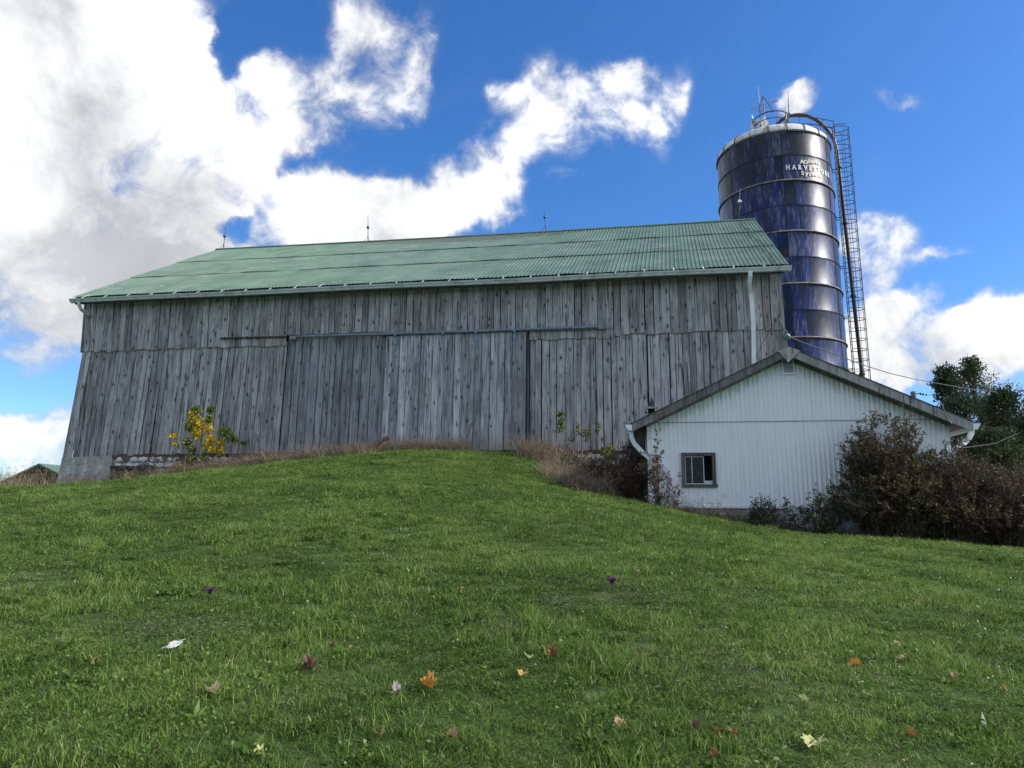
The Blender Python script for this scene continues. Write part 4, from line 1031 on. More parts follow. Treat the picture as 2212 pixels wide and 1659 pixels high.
def shrub(name, pos, canes, height, spread, lean, leaf, nleaf, ntw, m_leaf, m_twig, seed, twl=.35, cane_r=.008, tint=(.5, .2), zmin=.1, droop=.25, topbias=0.0, lw=.5, base_r=.15, low=.55, **kw):
    """arching canes with side twigs and leaves along the twigs"""
    r = np.random.default_rng(seed); e = empty(name, pos, 0, **kw)
    n = canes; ang = r.uniform(0, 2*math.pi, n); br = r.uniform(0, base_r, n)
    B = np.c_[np.cos(ang)*br, np.sin(ang)*br*.7, np.full(n, -.05)]
    out = r.uniform(.1, 1, n)**.7; ang2 = ang + r.normal(0, .5, n)
    E_ = np.c_[np.cos(ang2)*out*spread[0], np.sin(ang2)*out*spread[1], height*(1 - low*out**2)*r.uniform(.7, 1.05, n)] + np.array([lean[0], lean[1], 0])*r.uniform(.4, 1, n)[:, None]
    M_ = B*.5 + E_*.5 + np.c_[-(E_[:, 0]-B[:, 0])*.12, -(E_[:, 1]-B[:, 1])*.12, height*.22*np.ones(n)]
    T = np.linspace(0, 1, 7); pts = [((1-t)**2)*B + 2*t*(1-t)*M_ + t*t*E_ + (r.normal(0, .015, (n, 3)) if 0 < t else 0) for t in T]
    parts = []
    for i in range(6): V, F = prisms(pts[i], pts[i+1], cane_r*(1-i/7), cane_r*(1-(i+1)/7)); parts.append((V, F, np.full(len(V), .5)))
    # twigs
    m_ = n*ntw; ci = np.repeat(np.arange(n), ntw); tt = r.uniform(zmin, 1, m_)**(1-topbias*.5); seg = np.minimum((tt*6).astype(int), 5); fr_ = tt*6-seg
    PT = np.stack(pts, 1); p0 = PT[ci, seg]*(1-fr_)[:, None] + PT[ci, seg+1]*fr_[:, None]; cd = norm(PT[ci, seg+1]-PT[ci, seg])
    td = norm(cd*.7 + norm(r.normal(size=(m_, 3)))*.8 + np.array([0, 0, .15])); tl = twl*r.uniform(.4, 1.1, m_)*(1.1-.5*tt)
    p1 = p0 + td*tl[:, None]; p1[:, 2] -= droop*tl*.4; p1[:, 2] = np.maximum(p1[:, 2], .03)
    V, F = prisms(p0, p1, cane_r*.42, cane_r*.16); parts.append((V, F, np.full(len(V), .5)))
    V, F, T_ = merge(parts); link('branches', np_mesh('branches', V, F, T_), m_twig, e)
    if nleaf:
        k = m_*nleaf; ti = np.repeat(np.arange(m_), nleaf); u = r.uniform(.1, 1.05, k)
        c = p0[ti] + (p1[ti]-p0[ti])*u[:, None] + r.normal(0, .012, (k, 3)); d = norm(norm(p1-p0)[ti]*.5 + norm(r.normal(size=(k, 3)))*.9)
        c[:, 2] = np.maximum(c[:, 2], .02)
        sz = leaf*r.uniform(.55, 1.2, k); V, F = leaf_quads(c, d, sz, sz*lw, r)
        ct_ = r.normal(tint[0], tint[1]*.6, n)[ci][ti] + r.normal(0, tint[1], k)
        link('leaves', np_mesh('leaves', V, F, np.repeat(np.clip(ct_, 0, 1), 4)), m_leaf, e)
    return e

def tree(name, pos, H, prof, ncl, per, clr, leaf, m_leaf, seed, trunk_r=.25, tint=(.5, .2), m_bark=None, gap=.42, zlo=.06, squash=.8, **kw):
    """trunk, limbs and a crown of small sprays gathered in clumps; prof(t) = crown radius at height t*H"""
    r = np.random.default_rng(seed); e = empty(name, pos, 0, **kw)
    k = 10; tp = [(math.sin(i*1.3+seed)*.02*H*(i/k), math.cos(i*1.7+seed)*.015*H*(i/k), H*.97*i/k) for i in range(k+1)]
    MB().tube(tp, [trunk_r*(1-.93*i/k) for i in range(k+1)], 8).obj('trunk', m_bark or M_BARK, e)
    TP = np.array(tp); cl = []
    while len(cl) < ncl:
        t = r.uniform(zlo, 1.0); q = r.uniform(0, 2*math.pi); rad = prof(t, q)
        rr = rad*math.sqrt(r.uniform(.12, 1.0))
        ax = TP[min(int(t*k), k)]
        p = np.array([ax[0] + math.cos(q)*rr, ax[1] + math.sin(q)*rr, t*H])
        if mnoise.noise(Vector(p*(.9)) + Vector((seed*7, 0, 0)))*.5+.5 < gap*(rr/max(rad, .01))**1.5: continue
        cl.append(p)
    cl = np.array(cl); n = len(cl)
    ai = np.clip((cl[:, 2]/H*k*.9 - .3).astype(int), 0, k-1); p0 = TP[ai]; V, F = prisms(p0, cl, trunk_r*.10, trunk_r*.03)
    link('limbs', np_mesh('limbs', V, F, np.zeros(len(V))), m_bark or M_BARK, e)
    ci = np.repeat(np.arange(n), per); off = norm(r.normal(size=(n*per, 3)))*(r.uniform(0, 1, (n*per, 1))**.45)*clr*(.6+.8*r.uniform(size=(n, 1)))[ci]; off[:, 2] *= squash
    c = cl[ci] + off; d = norm(off/clr + norm(cl-np.array([0, 0, H*.3]))[ci]*.6 + norm(r.normal(size=off.shape))*.7)
    c[:, 2] = np.maximum(c[:, 2], .05)
    sz = leaf*r.uniform(.5, 1.25, n*per); V, F = leaf_quads(c, d, sz, sz*.5, r)
    ct_ = np.clip(r.normal(tint[0], tint[1], n)[ci] + r.normal(0, tint[1]*.6, n*per), 0, 1)
    link('crown', np_mesh('crown', V, F, np.repeat(ct_, 4)), m_leaf, e); return e

def bz(x, y): return (x, y, h1(x, y) - .03)
def at(px, py): q = gp(px, py); return (q.x, q.y, h1(q.x, q.y) - .02)
def along_barn(s_, a_): w_ = to_world(BB, s_, a_, 0); return bz(w_.x, w_.y)
def along_shed(s_, a_): w_ = to_world(SO, s_, a_, 0); return bz(w_.x, w_.y)

# trees right of the shed
def cone(rmax, lo=.10, sharp=.8, wob=.25, sd=0):
    def f(t, q):
        b = (min(1, (t-.0)/lo) if t < lo else 1)*max(.02, (1-t))**sharp
        return rmax*b*(1 + wob*math.sin(q*3+sd+t*9) + wob*.6*math.sin(q*5-t*17+sd))
    return f
def tpos(px, Y): q = P(px, 1000, Y); return (float(q[0]), float(q[1]), h1(q[0], q[1])-.1)
def hfor(px, py, Y): return float(P(px, py, Y)[2]) - tpos(px, Y)[2]
tree('cedar_tree', tpos(2068, 40), hfor(2062, 797, 40), cone(2.1, .12, .55, .22, 1), 330, 60, .42, .17, M_CEDAR, 11, tint=(.40, .16), gap=.45, label='narrow dark cedar with a ragged top, first tree right of the shed roof', cat='tree')
tree('cedar_tree', tpos(2128, 42), hfor(2118, 778, 42), cone(3.1, .12, .62, .28, 4), 300, 48, .46, .16, M_CEDAR, 12, tint=(.62, .16), gap=.60, label='tallest loose airy green tree beyond the shed', cat='tree')
tree('cedar_tree', tpos(2190, 37), hfor(2186, 846, 37), cone(3.2, .12, .6, .25, 2), 360, 55, .45, .17, M_CEDAR, 13, tint=(.32, .14), gap=.45, label='dark broad evergreen at the right edge below the orange tree', cat='tree')
tree('cedar_tree', tpos(2262, 34), hfor(2260, 880, 34), cone(3.4, .12, .6, .25, 5), 330, 50, .45, .17, M_CEDAR, 14, tint=(.35, .14), gap=.45, label='dark evergreen cut by the right edge of the view', cat='tree')
tree('cedar_tree', tpos(2145, 31), hfor(2145, 930, 31), cone(3.0, .12, .45, .25, 7), 330, 50, .42, .15, M_CEDAR, 15, tint=(.38, .14), gap=.40, label='low dark evergreen right behind the shed gutter', cat='tree')
tree('autumn_tree', tpos(2238, 52), hfor(2225, 835, 52), lambda t, q: 4.6*math.sqrt(max(0, 1-((t-.68)/.34)**2))*(1+.2*math.sin(q*4)), 170, 34, .55, .20, M_ORANGE, 16, tint=(.5, .2), gap=.62, zlo=.36, label='orange autumn tree peeking in at the right edge', cat='tree')

# big dark bush in front of the shed's right side
def bushpt(px, py, Y): q = P(px, py, Y); return bz(float(q[0]), float(q[1]))
GB = 'dark arching bushes by the shed'
shrub('bush', bushpt(1935, 1160, 16.0), 300, 3.05, (1.50, 1.0), (-.05, 0), .060, 12, 16, M_BUSH, M_TWIG, 21, .40, .011, (.56, .24), .06, .2, base_r=.7, low=.8, label='big dark brown bush with wispy top against the white shed wall', cat='bush', group=GB)
shrub('bush', bushpt(2070, 1172, 15.8), 190, 2.45, (1.25, 1.0), (.15, 0), .052, 11, 15, M_BUSH, M_TWIG, 22, .38, .010, (.44, .24), .06, .2, base_r=.7, low=.8, label='reddish dark bush under the right end of the shed roof', cat='bush', group=GB)
shrub('bush', bushpt(2185, 1182, 15.6), 180, 2.05, (1.3, 1.0), (.15, 0), .05, 11, 15, M_BUSH, M_TWIG, 23, .38, .010, (.44, .24), .06, .2, base_r=.7, low=.8, label='dark red brown bush at the right edge of the lawn', cat='bush', group=GB)
shrub('bush', bushpt(2300, 1192, 15.4), 130, 1.9, (1.2, 1.0), (.1, 0), .05, 9, 13, M_BUSH, M_TWIG, 24, .38, .010, (.36, .22), .06, .2, base_r=.5, label='dark bush cut off by the right edge of the view', cat='bush', group=GB)
shrub('bush', bushpt(2120, 1120, 19.5), 170, 2.55, (1.5, 1.2), (.3, 0), .055, 11, 15, M_BUSH, M_TWIG, 25, .4, .010, (.40, .2), .06, .2, base_r=.6, label='brown bush farther back between the shed corner and the trees', cat='bush', group=GB)
shrub('leafy_bramble', bushpt(1792, 1150, 15.9), 44, 1.05, (.62, .5), (-.15, 0), .06, 8, 8, M_WEED, M_TWIG, 31, .3, .007, (.55, .22), .1, .3, base_r=.25, label='dark leafy bramble at the left foot of the big bush', cat='bramble')
shrub('leafy_bramble', bushpt(1722, 1142, 16.1), 20, .85, (.45, .4), (-.1, 0), .06, 6, 6, M_WEED, M_TWIG, 32, .3, .006, (.6, .22), .1, .3, base_r=.15, label='loose small leafed bramble spreading over the white wall base', cat='bramble')
shrub('leaning_weed', bushpt(1628, 1132, 16.2), 26, .72, (.30, .25), (.42, 0), .07, 9, 9, M_WEED, M_PTWIG, 33, .26, .008, (.35, .2), .1, .1, base_r=.12, lw=.3, label='dark feathery weed leaning right below the shed wall', cat='weed')

# thicket left of the shed and around the corner
shrub('brown_shrub', bushpt(1368, 1082, 17.9), 130, 1.55, (.62, .5), (.05, 0), .05, 7, 12, M_DOCK, M_TWIG, 41, .34, .008, (.35, .25), .08, .2, base_r=.35, label='dense russet brown shrub tucked against the left corner of the shed', cat='shrub')
shrub('brown_shrub', bushpt(1312, 1068, 18.8), 70, 1.05, (.62, .5), (.0, 0), .05, 6, 11, M_DOCK, M_TWIG, 42, .32, .008, (.45, .25), .08, .2, base_r=.35, label='lower brown tangled shrub left of the shed corner shrub', cat='shrub')
shrub('green_brown_shrub', bushpt(1262, 1040, 20.2), 60, .85, (.60, .5), (.0, 0), .055, 7, 11, M_WEED, M_TWIG, 43, .30, .007, (.45, .25), .08, .2, base_r=.35, label='low dark green and brown shrub on the slope below the barn', cat='shrub')
shrub('green_brown_shrub', bushpt(1228, 1020, 21.0), 60, .7, (.55, .4), (.0, 0), .05, 6, 9, M_WEED, M_PTWIG, 44, .28, .006, (.5, .25), .08, .2, base_r=.3, label='small grey green shrub right of the door below the saplings', cat='shrub')
# russet dock plant in front of the shed
dk_ = at(1423, 1098)
shrub('dry_dock_plant', bushpt(1423, 1096, 16.9), 9, 1.78, (.42, .3), (.0, 0), .085, 10, 9, M_DOCK, M_TWIG, 45, .32, .013, (.55, .25), .12, .1, base_r=.05, lw=.42, label='tall dry russet plant with curled leaves left of the shed window', cat='plant')
shrub('dry_dock_plant', bushpt(1447, 1102, 16.8), 7, .95, (.4, .3), (.15, 0), .075, 7, 7, M_DOCK, M_TWIG, 46, .26, .009, (.5, .25), .12, .1, base_r=.05, lw=.42, label='shorter dry brown plant below the shed window', cat='plant')
# saplings
def sapling(pos, stems, leaf, m_leaf, seed, tint, nleaf, rad, name='sapling', **kw):
    """a few thin stems, each ending in clumps of broad leaves"""
    r = np.random.default_rng(seed); e = empty(name, pos, 0, **kw); O_ = np.array(pos)
    for pts in stems:
        pts = [np.array(p) - O_ for p in pts]
        MB().tube([tuple(p) for p in pts], [.016*(1-.6*i/len(pts)) for i in range(len(pts))], 6).obj('stem', M_PTWIG, e)
    cs, ts = [], []
    for (c, n_, t_, rr) in rad:
        k = int(n_*nleaf); o = norm(r.normal(size=(k, 3)))*(r.uniform(0, 1, (k, 1))**.5)*rr; o[:, 1] *= .7; cs.append(np.array(c) - O_ + o); ts.append(np.full(k, t_) + r.normal(0, tint, k))
    c = np.concatenate(cs); k = len(c); d = norm(np.c_[r.normal(0, .6, (k, 2)), r.uniform(-1.0, .15, k)]); sz = leaf*r.uniform(.6, 1.25, k)
    # broad lobed leaf: a folded fan of two quads
    V1, F1 = leaf_quads(c, d, sz, sz*.85, r); d2 = norm(d + norm(np.cross(d, r.normal(size=d.shape)))*.8); V2, F2 = leaf_quads(c, d2, sz*.75, sz*.5, r)
    V = np.concatenate([V1, V2]); F = np.concatenate([F1, F2+len(V1)]); T_ = np.clip(np.concatenate(ts), 0, 1)
    link('leaves', np_mesh('leaves', V, F, np.repeat(np.concatenate([T_, T_]), 4)), m_leaf, e)
    return e
Ym = 23.9
m3 = lambda px, py, Y=Ym: P(px, py, Y)
base = bz(float(m3(425, 1010)[0]), Ym)
stems = [[np.array(base), m3(424, 975), m3(432, 930), m3(428, 880)], [np.array(base), m3(434, 960), m3(448, 915), m3(456, 882)], [np.array(base), m3(410, 985), m3(385, 960), m3(374, 945)],
         [np.array(base), m3(445, 985), m3(470, 955), m3(490, 930)], [np.array(base), m3(460, 990), m3(500, 960), m3(515, 945)], [np.array(base), m3(412, 1000), m3(400, 985)]]
cl = [(m3(424, 884), 1.3, .15, .16), (m3(418, 900), 1.8, .62, .22), (m3(430, 915), 2.2, .78, .26), (m3(408, 920), 1.2, .35, .18), (m3(456, 885), 1.0, .12, .15), (m3(452, 905), 1.2, .35, .17), (m3(450, 925), 1.1, .75, .17),
      (m3(425, 938), 1.3, .7, .19), (m3(455, 948), 1.5, .85, .17), (m3(448, 958), .9, .7, .15), (m3(374, 942), .9, .75, .13), (m3(378, 958), .4, .6, .08), (m3(486, 934), 1.9, .12, .24), (m3(505, 948), 1.2, .15, .17),
      (m3(475, 955), 1.0, .6, .15), (m3(528, 955), .7, .1, .10), (m3(402, 955), .9, .3, .17), (m3(415, 970), .8, .2, .18), (m3(415, 995), 1.4, .18, .2), (m3(396, 1005), .7, .3, .14), (m3(418, 1012), .5, .6, .10), (m3(478, 972), .8, .65, .14), (m3(440, 985), .8, .2, .2), (m3(460, 970), .7, .55, .16)]
sapling(base, stems, .088, M_YELLOW, 51, .16, 84, cl, name='maple_sapling', label='young maple with bright yellow and green leaves against the barn boards', cat='sapling')
Yr_ = 21.6; m4 = lambda px, py: P(px, py, Yr_); base = bz(float(m4(1208, 980)[0]), Yr_)
sapling(base, [[np.array(base), m4(1200, 965), m4(1208, 940), m4(1212, 905)]], .07, M_GREENL, 52, .18, 60, [(m4(1210, 895), 1.0, .4, .13), (m4(1212, 910), 1.1, .5, .13), (m4(1208, 928), .8, .6, .12), (m4(1216, 920), .5, .4, .1)],
        label='slim sapling with green leaves just right of the barn door', cat='sapling', group='saplings right of the barn door')
base = bz(float(m4(1240, 990)[0]), Yr_)
sapling(base, [[np.array(base), m4(1238, 965), m4(1248, 930)], [np.array(base), m4(1250, 960), m4(1262, 935)], [np.array(base), m4(1262, 965), m4(1292, 918)]], .065, M_GREENL, 53, .2, 56,
        [(m4(1247, 922), .8, .75, .13), (m4(1250, 936), .5, .5, .12), (m4(1268, 930), .9, .5, .15), (m4(1266, 945), .8, .5, .13), (m4(1292, 918), .7, .5, .12), (m4(1290, 930), .4, .3, .09), (m4(1233, 950), .5, .6, .12)],
        label='forked sapling with sparse yellow green leaves right of the barn door', cat='sapling', group='saplings right of the barn door')
Yr_ = 21.2; base = bz(float(m4(1320, 1010)[0]), Yr_)
sapling(base, [[np.array(base), m4(1318, 985), m4(1322, 962)], [np.array(base), m4(1305, 980)]], .08, M_GREENL, 54, .15, 42, [(m4(1318, 968), 1.1, .72, .17), (m4(1308, 980), .9, .7, .15), (m4(1325, 985), .9, .55, .16), (m4(1300, 966), .5, .65, .1)],
        label='low yellow green bushy sapling between the barn door and the shed', cat='sapling', group='saplings right of the barn door')

# dry grass and weeds along the walls (one mass each)
def weed_mass(name, pts, per, h_, w_, m_, seed, leanr=.35, rad=.16, tint=(.5, .22), seedh=0.0, **kw):
    r = np.random.default_rng(seed); pts = np.array(pts); n = len(pts)*per; ci = np.repeat(np.arange(len(pts)), per)
    B = pts[ci].copy(); B[:, :2] += r.normal(0, rad, (n, 2)); B[:, 2] = hgt(B[:, 0], B[:, 1]) - .02
    cll = r.normal(0, leanr, (len(pts), 2))[ci]; le = np.c_[cll + r.normal(0, leanr, (n, 2)), np.zeros(n)]
    hs = (h_*r.uniform(.6, 1.25, len(pts)))[ci]*r.uniform(.35, 1.1, n)
    V, F = ribbons(B, hs, le, w_, r, 4); T_ = np.repeat(np.clip(r.normal(tint[0], tint[1], n) + .5*(r.normal(0, tint[1], len(pts)))[ci], 0, 1), 10); parts = [(V, F, T_)]
    if seedh:
        k = 7; tipi = V.reshape(n, 10, 3)[:, 8:10].mean(1); sel = r.uniform(size=n) < seedh; tp_ = np.repeat(tipi[sel], k, 0); tp_ = tp_ + r.normal(0, .03, tp_.shape)*np.array([1, 1, 1.8]); tp_[:, 2] -= r.uniform(0, .10, len(tp_))
        d = norm(r.normal(size=tp_.shape) + np.array([0, 0, .6])); V2, F2 = leaf_quads(tp_, d, .035, .016, r); parts.append((V2, F2, np.repeat(np.clip(r.normal(tint[0]-.1, tint[1], len(tp_)), 0, 1), 4)))
    V, F, T_ = merge(parts)
    return link(name, np_mesh(name, V, F, T_), m_, None, kind='stuff', **kw)
def strip_b(s0, s1, n, a0, a1, f=None):
    out = []
    for _ in range(n):
        s_ = random.uniform(s0, s1); a_ = random.uniform(a0, a1)
        if f and random.random() > f(s_): continue
        w_ = to_world(BB, s_, a_, 0); out.append((w_.x, w_.y, 0))
    return out
weed_mass('dry_grass', strip_b(2.2, 11.6, 330, -1.15, -.15, lambda q: .25 if q < 4.2 else (1.0 if q < 8.5 else .45)), 46, .66, .013, M_STRAW, 61, .45, .14, (.42, .24), .2, label='dry brown grass along the foot of the barn left of the door', cat='dry grass')
weed_mass('weeds', strip_b(2.0, 11.0, 130, -1.25, -.3, lambda q: 1.0 if q < 8.5 else .4), 22, .42, .016, M_WEED, 62, .5, .15, (.5, .25), 0, label='dull green weeds along the barn foundation', cat='weeds')
weed_mass('dry_grass', strip_b(.6, 5.0, 90, -1.0, -.2), 30, .50, .010, M_STRAW, 63, .5, .2, (.22, .2), .2, label='thin brown stalks in front of the concrete barn corner', cat='dry grass')
weed_mass('dry_grass', strip_b(11.4, 14.6, 150, -.50, -.16), 36, .46, .010, M_STRAW, 64, .28, .10, (.55, .2), .35, label='pale straw grass standing against the sliding door', cat='dry grass')
weed_mass('dry_grass', strip_b(16.4, 20.6, 230, -1.0, -.12), 40, .75, .011, M_STRAW, 65, .38, .14, (.48, .22), .3, label='tall pale straw grass right of the sliding door', cat='dry grass')
pp = []
for _ in range(150):
    q = P(random.uniform(1195, 1400), 1050, random.uniform(18.0, 21.6)); pp.append((q[0], q[1], 0))
weed_mass('dry_grass', pp, 34, .62, .012, M_STRAW, 66, .5, .18, (.30, .22), .2, label='matted brown grass on the slope between the barn and the shed', cat='dry grass')
weed_mass('weeds', [p for p in pp[::2]], 26, .42, .018, M_WEED, 67, .5, .18, (.4, .22), 0, label='green weeds on the slope between the barn and the shed', cat='weeds')
pp = []
for _ in range(90):
    q = P(random.uniform(1190, 1345), 1050, random.uniform(17.6, 20.6)); pp.append((q[0], q[1], 0))
weed_mass('dry_grass', pp, 26, .72, .011, M_STRAW, 72, .42, .16, (.5, .22), .35, label='pale standing straw among the shrubs right of the barn door', cat='dry grass')
def strip_s(s0, s1, n, a0, a1): 
    out = []
    for _ in range(n): w_ = to_world(SO, random.uniform(s0, s1), random.uniform(a0, a1), 0); out.append((w_.x, w_.y, 0))
    return out
weed_mass('weeds', strip_s(.1, 4.4, 80, -.75, -.15), 24, .34, .016, M_WEED, 68, .5, .14, (.45, .22), 0, label='green weeds at the foot of the white shed wall', cat='weeds')
weed_mass('dry_grass', strip_s(.2, 3.4, 34, -.6, -.12), 14, .62, .007, M_STRAW, 69, .42, .12, (.35, .22), .7, label='wispy dry seed stalks in front of the white shed wall', cat='dry grass')
weed_mass('weeds', strip_s(3.6, 9.0, 120, -1.1, -.2), 24, .30, .016, M_WEED, 70, .5, .2, (.35, .22), 0, label='dark weeds below the big bush', cat='weeds')
pp = []
for _ in range(60):
    q = P(random.uniform(-60, 120), 1050, random.uniform(21.0, 24.0)); pp.append((q[0], q[1], 0))
weed_mass('dry_grass', pp, 9, .75, .009, M_STRAW, 71, .35, .16, (.4, .2), .8, label='tall seeding grass at the left end of the hill crest', cat='dry grass')

# pipe and rods leaning at the door
def leaner(name, p0, p1, r_, m_, k=8, **kw):
    p0, p1 = Vector(p0), Vector(p1); return MB().tube([(0, 0, 0), tuple((p1-p0)*.5), tuple(p1-p0)], r_, k).obj(name, m_, None, tuple(p0), **kw)
leaner('leaning_pipe', P(768, 984, 23.0), P(838, 945, 23.2), .075, M_RUST, 10, label='rusty iron pipe slanting out of the grass left of the door', cat='pipe')
leaner('leaning_rod', P(998, 972, 22.55), P(1020, 914, 22.85), .024, M_RUST, 6, label='thin rusty rod leaning on the middle of the sliding door', cat='rod', group='rods leaning on the door')
leaner('leaning_rod', P(1101, 976, 22.35), P(1115, 910, 22.65), .024, M_RUST, 6, label='thin rusty rod leaning near the right edge of the sliding door', cat='rod', group='rods leaning on the door')

# distant barn on the left
M_BRN = wood('brown_barn_boards', (.055, .042, .035), (.13, .095, .075), knots=.2)
fY = 60.0; ap = P(95, 1004, fY); el_ = P(-60, 1062, fY); er = P(138, 1030, fY)
gz0 = h1(ap[0], ap[1]) - .5; fb = empty('distant_barn', (ap[0], ap[1], gz0), R(-14), label='brown barn with green roof far off beyond the left of the hill', cat='barn')
hA = ap[2] - gz0; wl, wr = 7.0, 7.0; hE = hA - 2.75
nb_ = 40
for i in range(nb_):
    x0 = -wl + (wl+wr)*i/nb_; x1 = x0 + (wl+wr)/nb_ - .02; t0_ = hA - abs(x0)/7*2.75; t1_ = hA - abs(x1)/7*2.75
    MB().hexa([(x0, -.03, 0), (x1, -.03, 0), (x0, .03, 0), (x1, .03, 0), (x0, -.03, t0_-.1), (x1, -.03, t1_-.1), (x0, .03, t0_-.1), (x1, .03, t1_-.1)]).obj('board', M_BRN, fb)
for sg in (-1, 1):
    MB().hexa([(0, -.5, hA-.08), (sg*7.6, -.5, hE-.32), (0, 24, hA-.08), (sg*7.6, 24, hE-.32), (0, -.5, hA+.08), (sg*7.6, -.5, hE-.16), (0, 24, hA+.08), (sg*7.6, 24, hE-.16)]).obj('roof', M_ROOF, fb)
    MB().box(sg*7-.05, sg*7+.05, 0, 23.5, 0, hE-.2).obj('side_wall', M_BRN, fb)
rd = MB().tube([(.9, 1.2, hA), (.9, 1.2, hA+1.9)], [.05, .02], 5); rdo = rd.obj('rod', M_CABLE, fb); MB().sphere((.9, 1.2, hA+1.0), .10, 6, 4).obj('ball', M_CABLE, rdo)

# ------------------------------------------------------------------ lawn
M_GRASS = foliage('lawn_blades', [(0, (.022, .040, .012)), (.28, (.065, .115, .026)), (.56, (.152, .270, .048)), (.85, (.32, .44, .10)), (.93, (.44, .42, .19)), (1, (.55, .48, .27))], .45, .38, .55)
tufts = bpy.data.collections.new('tufts')
def tuft(i, n, rad, hmean, wid, clover=0, tn=(.42, .17), dry=.04):
    r = np.random.default_rng(900+i); q = r.uniform(0, 2*math.pi, n); rr = rad*np.sqrt(r.uniform(0, 1, n)); B = np.c_[np.cos(q)*rr, np.sin(q)*rr, np.full(n, -.012)]
    le = np.c_[r.normal(0, .55, (n, 2)), np.zeros(n)]; H_ = hmean*r.uniform(.45, 1.35, n)
    V, F = ribbons(B, H_, le, wid*r.uniform(.6, 1.2, n), r, 3, .12)
    t_ = np.clip(r.normal(tn[0], tn[1], n), 0, .84); t_[r.uniform(size=n) < dry] = r.uniform(.92, 1)
    tv = np.repeat(t_, 8).reshape(n, 8) + np.array([-.16, -.16, -.04, -.04, .03, .03, .09, .09])*(t_ < .86)[:, None] ; parts = [(V, F, np.clip(tv, 0, 1).ravel())]  # tint from root to tip paints shade at the base and older blade colour
    if clover:
        k = clover; c = np.c_[r.uniform(-rad, rad, (k, 2)), r.uniform(.015, .04, k)]; q = r.uniform(0, 2*math.pi, k); d = norm(np.c_[np.cos(q), np.sin(q), r.uniform(.1, .6, k)])
        V2, F2 = leaf_quads(c, d, r.uniform(.015, .035, k), r.uniform(.012, .022, k), r); parts.append((V2, F2, np.repeat(np.clip(r.normal(.35, .1, k), 0, .8), 4)))
    V, F, T_ = merge(parts); me = np_mesh('tuft', V, F, T_); me.materials.append(M_GRASS); o = bpy.data.objects.new('tuft_%02d' % i, me); tufts.objects.link(o)
for i in range(4): tuft(i, 135, .15, .062, .0062, 14, (.46, .22))
for i in range(4, 6): tuft(i, 110, .16, .092, .0078, 0, (.54, .20))
tuft(6, 90, .15, .045, .0065, 60, (.42, .2)); tuft(7, 110, .15, .062, .0065, 6, (.62, .2), .16)
def rosette(i, n, ln, wd):
    r = np.random.default_rng(950+i); q = r.uniform(0, 2*math.pi, n); d = norm(np.c_[np.cos(q), np.sin(q), r.uniform(.15, .9, n)])
    V, F = leaf_quads(np.c_[r.normal(0, .02, (n, 2)), np.full(n, .005)], d, ln*r.uniform(.6, 1.1, n), wd*r.uniform(.7, 1.1, n), r)
    V2, F2 = leaf_quads(np.c_[r.uniform(-.12, .12, (40, 2)), r.uniform(.02, .05, 40)], norm(r.normal(size=(40, 3))), .03, .026, r)
    V, F, T_ = merge([(V, F, np.full(len(V), .48) + np.repeat(r.normal(0, .08, n), 4)), (V2, F2, np.full(len(V2), .38))])
    me = np_mesh('tuft', V, F, T_); me.materials.append(M_GRASS); tufts.objects.link(bpy.data.objects.new('tuft_%02d' % i, me))
rosette(8, 16, .12, .030); rosette(9, 12, .09, .038)
def pts_lawn():
    r = np.random.default_rng(5); out = []
    for (y0, y1, dens_, sc_) in ((-3, 1.8, 14, 1.2), (1.8, 7, 78, 1.0), (7, 12, 56, 1.12), (12, 18, 40, 1.3), (18, 27, 28, 1.5)):
        xw = max(6, y1*.98) + 1; n = int((y1-y0)*2*xw*dens_); x = r.uniform(-xw, xw, n); y = r.uniform(y0, y1, n)
        s_, a_ = local(BB, x, y); s2, a2 = local(SO, x, y)
        ok = ~((s_ > -.4) & (a_ > -.28)) & ~((s2 > -.1) & (a2 > -.12)) & ~((s_ > 0) & (s_ < 11.4) & (a_ > -.55)) 
        thick = (s_ > 17.2) & (s_ < 24) & (a_ > -1.0)
        ok &= ~thick
        out.append(np.c_[x[ok], y[ok], hgt(x[ok], y[ok]), np.full(ok.sum(), sc_)])
    return np.concatenate(out)
LP = pts_lawn(); me = bpy.data.meshes.new('grass'); me.vertices.add(len(LP)); me.vertices.foreach_set('co', LP[:, :3].astype(np.float32).ravel())
# height varies in soft patches, so the turf is lumpy
pn = np.array([mnoise.noise(Vector((p[0]*.9, p[1]*.9, 0))) + .6*mnoise.noise(Vector((p[0]*2.7, p[1]*2.7, 5))) for p in LP])
sc_a = me.attributes.new('tscale', 'FLOAT_VECTOR', 'POINT'); zs = np.clip(.88 + .70*pn, .42, 1.7)*rng.uniform(.8, 1.2, len(LP))
sc_a.data.foreach_set('vector', np.c_[LP[:, 3], LP[:, 3], zs*LP[:, 3]**.4].astype(np.float32).ravel())
ix = me.attributes.new('tidx', 'INT', 'POINT'); idx = rng.integers(0, 4, len(LP)); pk_ = rng.uniform(size=len(LP)) + .35*pn
idx = np.where(pk_ > .92, rng.integers(4, 6, len(LP)), idx); idx = np.where(pk_ < .06, 6, idx)
pn2 = np.array([mnoise.noise(Vector((p[0]*.35+9, p[1]*.5, 2))) for p in LP]); idx = np.where((pn2 > .18) & (rng.uniform(size=len(LP)) < .5), 7, idx)
idx = np.where(rng.uniform(size=len(LP)) < .03 + .05*(pn > .15), rng.integers(8, 10, len(LP)), idx)
ix.data.foreach_set('value', idx.astype(np.int32))
ra = me.attributes.new('trot', 'FLOAT_VECTOR', 'POINT'); ra.data.foreach_set('vector', np.c_[rng.normal(0, .10, len(LP)), rng.normal(0, .10, len(LP)), rng.uniform(0, 6.28, len(LP))].astype(np.float32).ravel())
